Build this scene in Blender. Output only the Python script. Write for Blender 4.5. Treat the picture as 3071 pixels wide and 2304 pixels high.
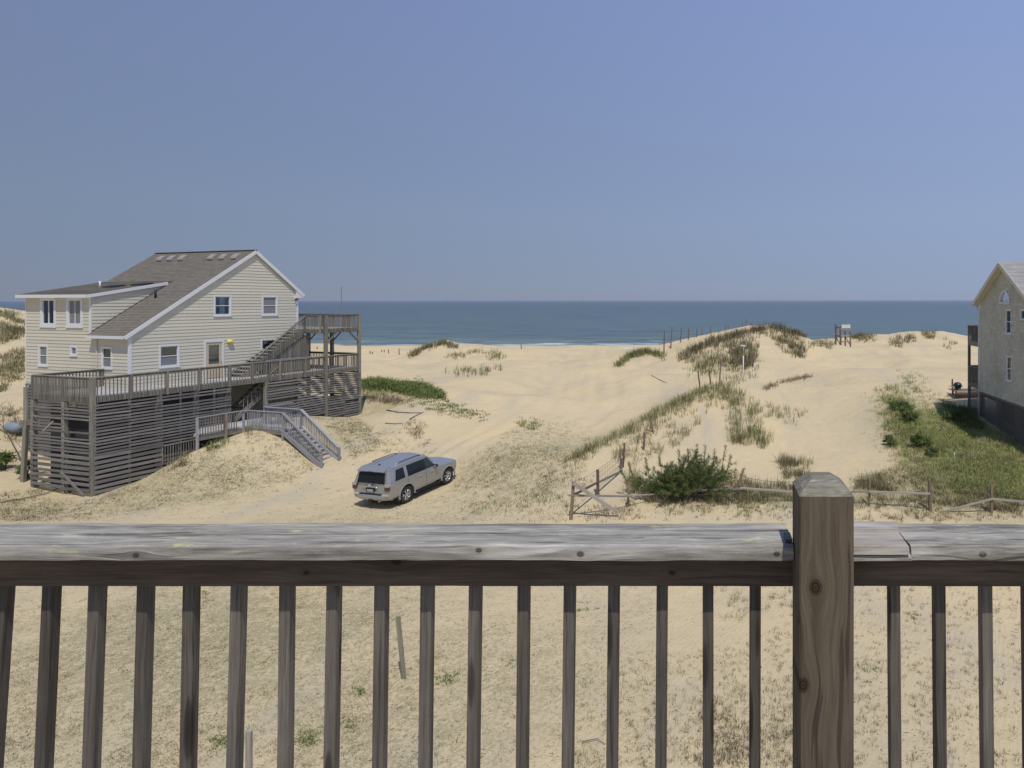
import bpy, bmesh, math, random
import numpy as np
from mathutils import Vector, Matrix

for o in list(bpy.data.objects):
    bpy.data.objects.remove(o)
random.seed(7)
RNG = np.random.default_rng(11)
R = math.radians
SC = bpy.context.scene
COL = SC.collection

# ------------------------------------------------------------------ camera
F_PX, CX, CY, EYE = 2000.0, 2124.0, 902.0, 8.7      # level camera, squared up to the railing
cam = bpy.data.cameras.new('camera')
cam.sensor_width = 36.0
cam.lens = F_PX / 3071.0 * 36.0
cam.shift_x = -(CX - 1535.5) / 3071.0
cam.shift_y = -(1152.0 - CY) / 3071.0
cam.clip_start = 0.05
cam.clip_end = 60000
cam_o = bpy.data.objects.new('camera', cam)
cam_o.location = (0, 0, EYE)
cam_o.rotation_euler = (R(90), 0, 0)
COL.objects.link(cam_o)
SC.camera = cam_o

# ------------------------------------------------------------------ sky and sun
SUN_EL, SUN_AZ = R(62), R(21)        # azimuth: to the right of straight behind the camera
w = bpy.data.worlds.new('World')
SC.world = w
w.use_nodes = True
nt = w.node_tree
sky = nt.nodes.new('ShaderNodeTexSky')
sky.sky_type = 'NISHITA'
sky.sun_disc = False
sky.sun_elevation = SUN_EL
sky.sun_rotation = math.pi - SUN_AZ
sky.altitude = 0
sky.air_density = 1.0
sky.dust_density = 0.15
sky.ozone_density = 1.6
bg = nt.nodes['Background']
bg.inputs[1].default_value = 0.12
# a hazy seaside sky: thin clear-sky light under an even blue haze, a little brighter towards the sun side
co_ = nt.nodes.new('ShaderNodeTexCoord')
sx_ = nt.nodes.new('ShaderNodeSeparateXYZ')
nt.links.new(co_.outputs['Generated'], sx_.inputs[0])
rp = nt.nodes.new('ShaderNodeValToRGB')
el = rp.color_ramp.elements
el[0].position = 0.0; el[0].color = (1.98, 2.53, 3.95, 1)
el[1].position = 1.0; el[1].color = (1.95, 2.75, 5.2, 1)
for p_, c_ in ((0.03, (2.02, 2.62, 4.1)), (0.12, (2.28, 2.95, 4.5)), (0.4, (2.18, 2.90, 5.2))):
    e_ = el.new(p_); e_.color = (*c_, 1)
nt.links.new(sx_.outputs[2], rp.inputs[0])
mt = nt.nodes.new('ShaderNodeMath'); mt.operation = 'MULTIPLY_ADD'
nt.links.new(sx_.outputs[0], mt.inputs[0]); mt.inputs[1].default_value = 0.40; mt.inputs[2].default_value = 1.10
mul = nt.nodes.new('ShaderNodeMixRGB'); mul.blend_type = 'MULTIPLY'; mul.inputs[0].default_value = 1
nt.links.new(rp.outputs[0], mul.inputs[1]); nt.links.new(mt.outputs[0], mul.inputs[2])
mx_ = nt.nodes.new('ShaderNodeMixRGB'); mx_.inputs[0].default_value = 0.9
nt.links.new(sky.outputs[0], mx_.inputs[1]); nt.links.new(mul.outputs[0], mx_.inputs[2])
nt.links.new(mx_.outputs[0], bg.inputs[0])

sun = bpy.data.lights.new('sun', 'SUN')
sun.energy = 3.8
sun.angle = R(0.6)
sun.color = (1.0, 0.95, 0.86)
sun_o = bpy.data.objects.new('sun', sun)
sd = Vector((math.sin(SUN_AZ) * math.cos(SUN_EL), -math.cos(SUN_AZ) * math.cos(SUN_EL), math.sin(SUN_EL)))
sun_o.rotation_euler = (-sd).to_track_quat('-Z', 'Y').to_euler()
sun_o.location = (20, -20, 60)
COL.objects.link(sun_o)

SC.view_settings.view_transform = 'Standard'
SC.view_settings.look = 'None'
SC.view_settings.gamma = 1
SC.view_settings.use_curve_mapping = False
SC.view_settings.exposure = -0.3

# ------------------------------------------------------------------ helpers
def tag(o, label=None, cat=None, group=None, kind=None):
    if label: o['label'] = label
    if cat: o['category'] = cat
    if group: o['group'] = group
    if kind: o['kind'] = kind
    return o

def link(name, mesh, parent=None, loc=(0, 0, 0), rot=None):
    o = bpy.data.objects.new(name, mesh)
    COL.objects.link(o)
    o.parent = parent
    o.location = loc
    if rot is not None:
        if isinstance(rot, Matrix):
            o.rotation_euler = rot.to_euler()
        else:
            o.rotation_euler = rot
    return o

def empty(name, loc=(0, 0, 0), rz=0.0, label=None, cat=None, group=None):
    o = link(name, None, None, loc, (0, 0, rz))
    return tag(o, label, cat, group)

class MB:
    """collects shapes into one mesh"""
    def __init__(s):
        s.v = []; s.f = []
    def add(s, vs, fs):
        b = len(s.v)
        s.v += [tuple(p) for p in vs]
        s.f += [tuple(i + b for i in f) for f in fs]
        return s
    def box(s, x0, x1, y0, y1, z0, z1):
        return s.add([(x0, y0, z0), (x1, y0, z0), (x1, y1, z0), (x0, y1, z0), (x0, y0, z1), (x1, y0, z1), (x1, y1, z1), (x0, y1, z1)],
                     [(0, 3, 2, 1), (4, 5, 6, 7), (0, 1, 5, 4), (1, 2, 6, 5), (2, 3, 7, 6), (3, 0, 4, 7)])
    def bar(s, p, q, w, h, up=(0, 0, 1)):
        m, L = frame(p, q, up)
        vs = []
        for x in (0, L):
            for y, z in ((-w / 2, -h / 2), (w / 2, -h / 2), (w / 2, h / 2), (-w / 2, h / 2)):
                vs.append(Vector(p) + m @ Vector((x, y, z)))
        return s.add(vs, [(0, 3, 2, 1), (4, 5, 6, 7), (0, 1, 5, 4), (1, 2, 6, 5), (2, 3, 7, 6), (3, 0, 4, 7)])
    def tube(s, pts, rad, n=6):
        if not hasattr(rad, '__len__'): rad = [rad] * len(pts)
        rings = []
        for i, p in enumerate(pts):
            a = Vector(pts[max(i - 1, 0)]); b = Vector(pts[min(i + 1, len(pts) - 1)])
            m, _ = frame(a, b, (0.13, 0.2, 1))
            rings.append([Vector(p) + m @ Vector((0, math.cos(k * 2 * math.pi / n) * rad[i], math.sin(k * 2 * math.pi / n) * rad[i])) for k in range(n)])
        vs = [p for r in rings for p in r]
        fs = []
        for i in range(len(pts) - 1):
            for k in range(n):
                k2 = (k + 1) % n
                fs.append((i * n + k, i * n + k2, (i + 1) * n + k2, (i + 1) * n + k))
        fs.append(tuple(range(n - 1, -1, -1)))
        fs.append(tuple((len(pts) - 1) * n + k for k in range(n)))
        return s.add(vs, fs)
    def prism(s, poly, axis, a0, a1):
        """poly: 2-D outline extruded along axis ('x','y','z') from a0 to a1"""
        def put(p, a):
            return {'x': (a, p[0], p[1]), 'y': (p[0], a, p[1]), 'z': (p[0], p[1], a)}[axis]
        n = len(poly)
        vs = [put(p, a0) for p in poly] + [put(p, a1) for p in poly]
        fs = [tuple(range(n - 1, -1, -1)), tuple(range(n, 2 * n))]
        for i in range(n):
            j = (i + 1) % n
            fs.append((i, j, n + j, n + i))
        return s.add(vs, fs)
    def lathe(s, prof, n=20, axis='z', c=(0, 0, 0)):
        vs = []; m = len(prof)
        for k in range(n):
            a = 2 * math.pi * k / n
            for r, h in prof:
                if axis == 'z': vs.append((c[0] + r * math.cos(a), c[1] + r * math.sin(a), c[2] + h))
                elif axis == 'y': vs.append((c[0] + r * math.cos(a), c[1] + h, c[2] + r * math.sin(a)))
                else: vs.append((c[0] + h, c[1] + r * math.cos(a), c[2] + r * math.sin(a)))
        fs = []
        for k in range(n):
            k2 = (k + 1) % n
            for i in range(m - 1):
                fs.append((k * m + i, k2 * m + i, k2 * m + i + 1, k * m + i + 1))
        return s.add(vs, fs)
    def mesh(s, name, mat, smooth=False):
        me = bpy.data.meshes.new(name)
        me.from_pydata(s.v, [], s.f)
        bm = bmesh.new(); bm.from_mesh(me)
        bmesh.ops.recalc_face_normals(bm, faces=bm.faces)
        bm.to_mesh(me); bm.free()
        if mat: me.materials.append(mat)
        if smooth:
            for p in me.polygons: p.use_smooth = True
        return me
    def build(s, name, mat, parent=None, loc=(0, 0, 0), rot=None, smooth=False):
        return link(name, s.mesh(name, mat, smooth), parent, loc, rot)

def frame(p, q, up=(0, 0, 1)):
    d = Vector(q) - Vector(p)
    L = d.length
    x = d.normalized() if L > 1e-9 else Vector((1, 0, 0))
    u = Vector(up)
    if abs(x.dot(u.normalized())) > 0.995: u = Vector((0, 1, 0))
    y = u.cross(x).normalized()
    z = x.cross(y)
    return Matrix((x, y, z)).transposed(), L

_cache = {}
def beam(name, parent, p, q, w, h, mat, up=(0, 0, 1), key=None):
    """a squared timber from p to q; its own +X is the grain.  Alike timbers share a mesh."""
    m, L = frame(p, q, up)
    k = (round(L, 3), round(w, 4), round(h, 4), mat.name, key)
    me = _cache.get(k)
    if me is None:
        b = MB()
        c = min(w, h) * 0.06
        # box with chamfered long edges
        prof = [(-w/2 + c, -h/2), (w/2 - c, -h/2), (w/2, -h/2 + c), (w/2, h/2 - c), (w/2 - c, h/2), (-w/2 + c, h/2), (-w/2, h/2 - c), (-w/2, -h/2 + c)]
        b.prism(prof, 'x', 0, L)
        me = b.mesh(name, mat)
        _cache[k] = me
    return link(name, me, parent, p, m)

def np_mesh(name, verts, faces_list, mat, cols=None, smooth=False):
    """verts (n,3); faces_list: list of (m,k) int arrays"""
    me = bpy.data.meshes.new(name)
    me.vertices.add(len(verts))
    me.vertices.foreach_set('co', np.asarray(verts, np.float32).ravel())
    loops = np.concatenate([f.ravel() for f in faces_list]).astype(np.int32)
    counts = np.concatenate([np.full(len(f), f.shape[1]) for f in faces_list])
    starts = np.concatenate([[0], np.cumsum(counts)[:-1]]).astype(np.int32)
    me.loops.add(len(loops))
    me.loops.foreach_set('vertex_index', loops)
    me.polygons.add(len(counts))
    me.polygons.foreach_set('loop_start', starts)
    me.polygons.foreach_set('loop_total', counts.astype(np.int32))
    if smooth:
        me.polygons.foreach_set('use_smooth', np.ones(len(counts), bool))
    me.update(calc_edges=True)
    if cols is not None:
        a = me.color_attributes.new('Col', 'FLOAT_COLOR', 'POINT')
        c4 = np.ones((len(verts), 4), np.float32)
        c4[:, :3] = cols
        a.data.foreach_set('color', c4.ravel())
    me.validate()
    if mat: me.materials.append(mat)
    return me

# ------------------------------------------------------------------ material helpers
class NT:
    def __init__(s, name):
        s.m = bpy.data.materials.new(name)
        s.m.use_nodes = True
        s.t = s.m.node_tree
        s.b = s.t.nodes['Principled BSDF']
        s.b.inputs['Specular IOR Level'].default_value = 0.3
        s.out = s.t.nodes['Material Output']
    def n(s, typ, **kw):
        nd = s.t.nodes.new('ShaderNode' + typ)
        for k, v in kw.items():
            setattr(nd, k, v)
        return nd
    def set(s, sock, v):
        if hasattr(v, 'is_output') or isinstance(v, bpy.types.NodeSocket):
            s.t.links.new(v, sock)
        else:
            sock.default_value = v
    def coord(s, kind='Object'):
        return s.n('TexCoord').outputs[kind]
    def mapping(s, vec, scale=(1, 1, 1), loc=(0, 0, 0), rot=(0, 0, 0)):
        m = s.n('Mapping')
        s.set(m.inputs['Vector'], vec)
        m.inputs['Scale'].default_value = scale
        m.inputs['Location'].default_value = loc
        m.inputs['Rotation'].default_value = rot
        return m.outputs[0]
    def noise(s, vec, scale=5, detail=4, rough=0.55, dist=0.0, dim='3D', w=None):
        nd = s.n('TexNoise'); nd.noise_dimensions = dim
        s.set(nd.inputs['Vector'], vec)
        if w is not None: s.set(nd.inputs['W'], w)
        nd.inputs['Scale'].default_value = scale
        nd.inputs['Detail'].default_value = detail
        nd.inputs['Roughness'].default_value = rough
        nd.inputs['Distortion'].default_value = dist
        return nd.outputs[0]
    def voronoi(s, vec, scale=5, feature='F1', out=0, rand=1.0):
        nd = s.n('TexVoronoi'); nd.feature = feature
        s.set(nd.inputs['Vector'], vec)
        nd.inputs['Scale'].default_value = scale
        nd.inputs['Randomness'].default_value = rand
        return nd.outputs[out]
    def ramp(s, fac, stops, interp='LINEAR'):
        nd = s.n('ValToRGB')
        nd.color_ramp.interpolation = interp
        e = nd.color_ramp.elements
        while len(e) > len(stops): e.remove(e[-1])
        while len(e) < len(stops): e.new(0.5)
        for el, (p, c) in zip(e, stops):
            el.position = p
            if not hasattr(c, '__len__'): c = (c, c, c)
            el.color = (c[0], c[1], c[2], 1)
        s.set(nd.inputs[0], fac)
        return nd.outputs[0]
    def mix(s, fac, a, b, mode='MIX'):
        nd = s.n('MixRGB'); nd.blend_type = mode
        s.set(nd.inputs[0], fac)
        for sk, v in ((nd.inputs[1], a), (nd.inputs[2], b)):
            if isinstance(v, (tuple, list)) and len(v) == 3: v = (v[0], v[1], v[2], 1)
            s.set(sk, v)
        return nd.outputs[0]
    def math(s, op, a, b=0.0, c=None, clamp=False):
        nd = s.n('Math'); nd.operation = op; nd.use_clamp = clamp
        s.set(nd.inputs[0], a); s.set(nd.inputs[1], b)
        if c is not None: s.set(nd.inputs[2], c)
        return nd.outputs[0]
    def sep(s, vec):
        nd = s.n('SeparateXYZ'); s.set(nd.inputs[0], vec)
        return nd.outputs
    def comb(s, x, y, z):
        nd = s.n('CombineXYZ')
        for i, v in enumerate((x, y, z)): s.set(nd.inputs[i], v)
        return nd.outputs[0]
    def bump(s, h, strength=0.3, dist=0.01, normal=None):
        nd = s.n('Bump')
        nd.inputs['Strength'].default_value = strength
        nd.inputs['Distance'].default_value = dist
        s.set(nd.inputs['Height'], h)
        if normal is not None: s.set(nd.inputs['Normal'], normal)
        return nd.outputs[0]
    def rand(s):
        return s.n('ObjectInfo').outputs['Random']
    def fin(s, color=None, rough=None, normal=None, metal=None, spec=None, **kw):
        if color is not None:
            if isinstance(color, tuple) and len(color) == 3: color = (*color, 1)
            s.set(s.b.inputs['Base Color'], color)
        if rough is not None: s.set(s.b.inputs['Roughness'], rough)
        if normal is not None: s.set(s.b.inputs['Normal'], normal)
        if metal is not None: s.set(s.b.inputs['Metallic'], metal)
        if spec is not None: s.set(s.b.inputs['Specular IOR Level'], spec)
        for k, v in kw.items(): s.set(s.b.inputs[k], v)
        return s.m

def plain(name, col, rough=0.6, metal=0.0, var=0.12, scale=6.0, spec=0.3, bump=0.0):
    t = NT(name)
    nz = t.noise(t.coord(), scale, 5, 0.6)
    c = t.mix(nz, tuple(x * (1 - var) for x in col), tuple(min(1, x * (1 + var)) for x in col))
    nm = t.bump(nz, bump, 0.01) if bump else None
    return t.fin(c, rough, nm, metal, spec)

def weathered_wood(name, dark, mid, light, scale=1.0, bump=0.35, blot=0.5, along=1.4, across=38.0):
    """grain runs along the object's own X"""
    t = NT(name)
    co = t.coord()
    rnd = t.rand()
    off = t.n('VectorMath'); off.operation = 'ADD'
    t.set(off.inputs[0], co)
    t.set(off.inputs[1], t.comb(t.math('MULTIPLY', rnd, 57.0), t.math('MULTIPLY', rnd, 23.0), t.math('MULTIPLY', rnd, 91.0)))
    v = off.outputs[0]
    g = t.noise(t.mapping(v, (along * scale, across * scale, across * scale)), 1.0, 6, 0.62, 0.25)
    big = t.noise(t.mapping(v, (0.9, 3, 3)), 1.6, 4, 0.6)
    c = t.ramp(g, [(0.26, dark), (0.47, mid), (0.72, light)])
    c = t.mix(t.math('MULTIPLY', big, blot), c, tuple(x * 0.62 for x in mid))
    br = t.math('ADD', t.math('MULTIPLY', rnd, 0.5), 0.74)
    c = t.mix(1.0, c, t.comb(br, br, t.math('MULTIPLY', br, 0.985)), 'MULTIPLY')
    return t.fin(c, 0.85, t.bump(g, bump, 0.006), spec=0.2)

M = {}
M['deck'] = weathered_wood('grey_deck_wood', (0.08, 0.07, 0.06), (0.215, 0.198, 0.172), (0.33, 0.31, 0.28))
M['deck_light'] = weathered_wood('pale_deck_boards', (0.24, 0.23, 0.22), (0.43, 0.42, 0.40), (0.55, 0.54, 0.52))
M['deck_brown'] = weathered_wood('brown_deck_post_wood', (0.10, 0.08, 0.065), (0.25, 0.215, 0.17), (0.36, 0.32, 0.27))
M['slat'] = weathered_wood('slat_wood', (0.075, 0.068, 0.062), (0.20, 0.188, 0.178), (0.31, 0.298, 0.285), blot=0.4)
M['stair'] = weathered_wood('blue_grey_stair_wood', (0.17, 0.17, 0.18), (0.31, 0.31, 0.33), (0.43, 0.43, 0.45))
M['pile'] = weathered_wood('piling_wood', (0.10, 0.09, 0.075), (0.26, 0.245, 0.20), (0.37, 0.355, 0.30))
M['fence'] = weathered_wood('silver_fence_wood', (0.14, 0.12, 0.10), (0.32, 0.285, 0.25), (0.46, 0.43, 0.385))
M['fence_brown'] = weathered_wood('brown_fence_wood', (0.08, 0.06, 0.05), (0.20, 0.15, 0.12), (0.30, 0.235, 0.19))
M['white'] = plain('white_trim_paint', (0.68, 0.69, 0.70), 0.5, var=0.05)
M['cream_trim'] = plain('cream_trim_paint', (0.62, 0.58, 0.49), 0.55, var=0.08)
M['khaki'] = plain('khaki_plywood', (0.36, 0.35, 0.26), 0.8, var=0.1, scale=2)
M['core'] = plain('sheathing_and_gap_shade', (0.05, 0.052, 0.056), 0.9)  # sheathing; its dark tone also paints the shade behind slats and lattice
M['curtain'] = plain('pale_curtain', (0.66, 0.68, 0.66), 0.9, var=0.1, scale=3)
M['black'] = plain('black_plastic', (0.018, 0.018, 0.02), 0.45)
M['dark_metal'] = plain('dark_metal', (0.07, 0.075, 0.085), 0.45, 0.6)
M['galv'] = plain('galvanised_metal', (0.45, 0.47, 0.48), 0.45, 0.7)
M['yellow'] = plain('yellow_lamp_glass', (0.80, 0.66, 0.14), 0.35)
M['tan_door'] = plain('tan_door_paint', (0.56, 0.47, 0.32), 0.5, var=0.05)

def glass(name, tint, rough=0.06, fac=0.45):
    t = NT(name)
    gl = t.n('BsdfGlossy'); gl.inputs['Roughness'].default_value = rough; gl.inputs['Color'].default_value = (0.75, 0.8, 0.85, 1)
    tr = t.n('BsdfTransparent'); tr.inputs['Color'].default_value = (*tint, 1)
    fr = t.n('Fresnel'); fr.inputs['IOR'].default_value = 1.5
    f2 = t.math('ADD', t.math('MULTIPLY', fr.outputs[0], 1.1), 0.05, clamp=True)
    mx = t.n('MixShader')
    t.set(mx.inputs[0], f2); t.set(mx.inputs[1], tr.outputs[0]); t.set(mx.inputs[2], gl.outputs[0])
    t.set(t.out.inputs['Surface'], mx.outputs[0])
    return t.m
M['glass'] = glass('window_glass', (0.84, 0.88, 0.89))
M['tint_glass'] = glass('tinted_car_glass', (0.06, 0.065, 0.08), 0.04)
def screen_mat():
    t = NT('insect_screen')
    t.fin((0.30, 0.31, 0.32), 0.9)
    tr = t.n('BsdfTransparent')
    mx = t.n('MixShader'); mx.inputs[0].default_value = 0.62
    t.set(mx.inputs[1], tr.outputs[0]); t.set(mx.inputs[2], t.b.outputs[0])
    t.set(t.out.inputs['Surface'], mx.outputs[0])
    return t.m
M['screen'] = screen_mat()

def siding_mat():
    t = NT('cream_vinyl_siding')
    co = t.coord()
    g = t.noise(t.mapping(co, (2.0, 30, 30)), 1.0, 4, 0.6)
    big = t.noise(co, 0.7, 4, 0.6)
    rnd = t.rand()
    c = t.ramp(g, [(0.3, (0.585, 0.555, 0.45)), (0.7, (0.64, 0.61, 0.50))])
    c = t.mix(t.math('MULTIPLY', big, 0.35), c, (0.50, 0.475, 0.385))
    br = t.math('ADD', t.math('MULTIPLY', rnd, 0.10), 0.95)
    c = t.mix(1.0, c, t.comb(br, br, br), 'MULTIPLY')
    return t.fin(c, 0.6, t.bump(g, 0.08, 0.003), spec=0.25)
M['siding'] = siding_mat()

def shingle_mat(name, a, b, c2):
    t = NT(name)
    co = t.coord()
    br = t.n('TexBrick')
    t.set(br.inputs['Vector'], co)
    br.inputs['Scale'].default_value = 1.0
    br.inputs['Brick Width'].default_value = 0.32; br.inputs['Row Height'].default_value = 0.145
    br.inputs['Mortar Size'].default_value = 0.004
    br.inputs['Color1'].default_value = (*a, 1); br.inputs['Color2'].default_value = (*b, 1); br.inputs['Mortar'].default_value = (*c2, 1)
    nz = t.noise(co, 1.1, 5, 0.6)
    fine = t.noise(co, 90, 2, 0.6)
    c = t.mix(t.math('MULTIPLY', nz, 0.45), br.outputs[0], c2)
    c = t.mix(0.35, c, t.ramp(fine, [(0.3, 0.25), (0.7, 0.95)]), 'SOFT_LIGHT')
    return t.fin(c, 0.9, t.bump(fine, 0.3, 0.004), spec=0.15)
M['roof'] = shingle_mat('brown_asphalt_shingle', (0.21, 0.19, 0.16), (0.165, 0.148, 0.122), (0.10, 0.09, 0.075))
M['roof2'] = shingle_mat('pale_asphalt_shingle', (0.40, 0.39, 0.38), (0.31, 0.30, 0.29), (0.20, 0.19, 0.18))

def shake_mat():
    t = NT('cedar_shake')
    co = t.coord(); rnd = t.rand()
    g = t.noise(t.mapping(co, (50, 50, 2.5)), 1.0, 5, 0.6)
    big = t.noise(t.n('NewGeometry').outputs['Position'], 0.55, 4, 0.6)
    c = t.ramp(g, [(0.3, (0.40, 0.39, 0.315)), (0.55, (0.57, 0.56, 0.475)), (0.75, (0.65, 0.64, 0.56))])
    c = t.mix(t.ramp(big, [(0.45, 0.0), (0.70, 0.4)]), c, (0.29, 0.28, 0.19))
    br = t.math('ADD', t.math('MULTIPLY', rnd, 0.20), 0.90)
    c = t.mix(1.0, c, t.comb(br, br, br), 'MULTIPLY')
    return t.fin(c, 0.9, t.bump(g, 0.4, 0.005), spec=0.15)
M['shake'] = shake_mat()

def attr_mat(name, rough=0.8, trans=0.15, spec=0.15):
    t = NT(name)
    a = t.n('Attribute'); a.attribute_name = 'Col'
    nz = t.noise(t.coord(), 14, 3, 0.6)
    c = t.mix(0.5, a.outputs[0], t.ramp(nz, [(0.3, 0.3), (0.7, 0.7)]), 'SOFT_LIGHT')
    t.fin(c, rough, spec=spec)
    tl = t.n('BsdfTranslucent'); t.set(tl.inputs[0], c)
    mx = t.n('MixShader'); mx.inputs[0].default_value = trans
    t.set(mx.inputs[1], t.b.outputs[0]); t.set(mx.inputs[2], tl.outputs[0])
    t.set(t.out.inputs['Surface'], mx.outputs[0])
    return t.m
M['leaf'] = attr_mat('leaf_and_blade')
M['twig'] = plain('twig_bark', (0.12, 0.10, 0.085), 0.9)
M['grey_twig'] = plain('grey_dead_bark', (0.17, 0.155, 0.14), 0.9)
# ------------------------------------------------------------------ frames of reference
HO = Vector((-29.5, 34.0, 0.0)); HR = R(72)          # beach house: t runs along the gable wall, s along the eave wall
HU = Vector((math.cos(HR), math.sin(HR), 0)); HV = Vector((-math.sin(HR), math.cos(HR), 0))
def hw(t, s, z=0.0):
    return HO + HU * t + HV * s + Vector((0, 0, z))
def at(px, py, d):
    return ((px - CX) / F_PX * d, d, EYE - (py - CY) / F_PX * d)

# ------------------------------------------------------------------ terrain: a smooth surface through surveyed heights
pts = []
for X in (-40, -30, -20, -12, -5, 3, 10, 18, 26):
    for Y in (-25, -8, 4, 10, 16, 21):
        pts.append((X, Y, 0.0))
for p in [(-34, 26, -.2), (-24, 26, -.15), (-18, 25, -.05), (-13.8, 28.0, .0), (-14.6, 29.2, .04), (-13.0, 28.6, .03), (-12.2, 31.3, .14), (-11, 27, .02), (-8, 25.5, .1), (-9.5, 29, .2), (-2, 24, .15), (6, 24, .2), (14, 24, .2),
          (-5.24, 25.4, .3), (-4.65, 28.2, .45), (-4.06, 32.2, 1.5)]:
    pts.append(p)
for a in [(1770, 1348, 31.6), (1850, 1303, 34), (1950, 1245, 37), (2040, 1197, 39.6), (1700, 1372, 31), (1765, 1342, 35), (1850, 1294, 39), (1950, 1236, 43), (2040, 1190, 46), (1950, 1330, 33.2), (2104, 1168, 41.4), (2155, 1144, 42.8), (2215, 1146, 43.2), (2150, 1300, 34.6), (2060, 1260, 37), (2300, 1172, 42.5), (2420, 1230, 39), (2400, 1330, 34.2), (2520, 1270, 36.5), (2300, 1400, 31.2), (2560, 1380, 31.2), (2043, 1500, 27.4), (2222, 1500, 27.5), (2400, 1500, 27.4), (2610, 1515, 27.2), (1980, 1440, 29),
          (2600, 1250, 37), (2640, 1170, 42), (2450, 1160, 45), (2700, 1100, 55), (2800, 1060, 70), (2720, 1250, 37), (2900, 1300, 33.5), (3071, 1340, 30.8), (2800, 1400, 30), (3000, 1450, 28), (2700, 1420, 29.5), (2790, 1530, 26.6), (2975, 1538, 26.4), (3300, 1500, 27), (2870, 1197, 40), (2940, 1215, 38), (3200, 1200, 38), (3300, 1330, 31),
          (2900, 1105, 55), (2990, 1046, 80), (2830, 1005, 86), (2760, 1003, 86), (2690, 1030, 78), (2600, 1012, 92), (2530, 1045, 78), (2460, 1038, 82), (2560, 1090, 62), (2430, 1100, 60), (2400, 1020, 76), (2320, 982, 73), (2250, 1000, 71), (2130, 1018, 68), (2060, 1040, 65), (2025, 1082, 60), (2180, 1130, 51), (2300, 1115, 54), (2230, 1060, 62), (2390, 1070, 66),
          (1900, 1140, 53), (2500, 1124, 48), (2500, 1112, 55), (1480, 1150, 51), (1700, 1300, 37.5), (1600, 1100, 65), (1600, 1200, 45), (1600, 1300, 36), (1600, 1400, 31), (1600, 1490, 27), (1500, 1350, 33.5), (1400, 1300, 37), (1300, 1250, 41), (1420, 1400, 31.2), (1800, 1100, 62), (1400, 1110, 62),
          (1400, 1047, 88), (1550, 1050, 88), (1700, 1051, 88), (1850, 1054, 85), (1950, 1062, 80), (1140, 1064, 85), (1330, 1024, 79), (1270, 1036, 78), (1230, 1064, 78), (1385, 1048, 78), (1300, 1072, 74),
          (1925, 1058, 68), (1860, 1085, 66), (1985, 1080, 66), (1900, 1112, 61),
          (1150, 1152, 50), (1280, 1185, 46), (1090, 1142, 52), (1150, 1238, 42.5), (1210, 1300, 38.5), (1060, 1285, 38.4), (1100, 1100, 62), (1250, 1120, 57), (1340, 1240, 41.5),
          (1000, 1032, 92), (900, 1045, 92), (1060, 1052, 95),
          (759, 1290, 34.7), (690, 1312, 33.9), (560, 1352, 32.4), (620, 1450, 30.9), (700, 1400, 32.2), (400, 1500, 29.7), (300, 1560, 27), (100, 1500, 29.6), (850, 1398, 33.2), (961, 1400, 33.7), (1012, 1388, 34.5), (849, 1300, 34.8), (900, 1350, 34.2), (780, 1380, 33), (1000, 1300, 37.4), (1020, 1360, 35.3), (930, 1255, 39.5), (1000, 1262, 40.5), (1100, 1262, 42.5),
          (60, 1462, 31.4), (0, 1400, 33.5), (0, 935, 76), (60, 985, 72), (30, 1075, 58), (20, 1190, 43), (20, 1300, 37), (-300, 920, 76), (-200, 1200, 46)]:
    pts.append(at(*a))
pts += [(-1.0, 46.5, 2.05), (.9, 47.5, 2.15), (2.8, 47.5, 2.25), (5.2, 48, 2.4), (7.5, 46, 2.5)]
for t, s, z in [(-2.8, -2.3, -.28), (-1.4, -2.3, -.15), (0, -2.3, .0), (1.0, -2.3, .35), (2, -2.3, .75), (3.5, -2.3, 1.25), (5.6, -2.3, 1.7), (9, -2.4, 1.65), (12.2, -2.3, 1.0), (-2.9, 1.9, -.28), (0, 2, -.1), (0, 8.3, .4), (5, 4, .6), (9.5, 4, .8), (12.5, 4, 1.0), (12, 9, 1.6), (2.6, -5.6, 1.93), (1.5, -4.9, 1.6), (3.8, -6.0, 1.8)]:
    p = hw(t, s, z); pts.append((p.x, p.y, p.z))
for X in range(-160, 141, 30):
    pts += [(X, 112, 1.4), (X, -40, 0)]
for Y in range(0, 100, 24):
    pts += [(-150, Y, 2.0), (130, Y, 2.5)]
P = np.array(pts, float)

def tps_fit(P, lam=0.02):
    n = len(P); D = np.linalg.norm(P[:, None, :2] - P[None, :, :2], axis=2)
    K = np.where(D > 0, D * D * np.log(D + 1e-9), 0) / 100.0
    A = np.zeros((n + 3, n + 3)); A[:n, :n] = K + lam * np.eye(n)
    Q = np.c_[np.ones(n), P[:, :2]]; A[:n, n:] = Q; A[n:, :n] = Q.T
    b = np.zeros(n + 3); b[:n] = P[:, 2]
    return np.linalg.solve(A, b)
TW = tps_fit(P)
def tps(x, y):
    out = np.empty(len(x)); n = len(P)
    for i in range(0, len(x), 8000):
        xs, ys = x[i:i + 8000], y[i:i + 8000]
        D2 = (xs[:, None] - P[None, :, 0]) ** 2 + (ys[:, None] - P[None, :, 1]) ** 2
        K = 0.5 * D2 * np.log(D2 + 1e-9) / 100.0
        out[i:i + 8000] = K @ TW[:n] + TW[n] + TW[n + 1] * xs + TW[n + 2] * ys
    return out

def steps(marks):
    """marks: list of (from, to, step)"""
    xs = []
    for a, b, st in marks: xs += list(np.arange(a, b, st))
    return np.array(xs + [marks[-1][1]])
GX = steps([(-170, -60, 3.0), (-60, -42, 1.0), (-42, 20, 0.22), (20, 40, 0.9), (40, 150, 3.0)])
GY = steps([(-45, 8, 2.5), (8, 48, 0.22), (48, 100, 0.5), (100, 270, 3.0)])

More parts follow.
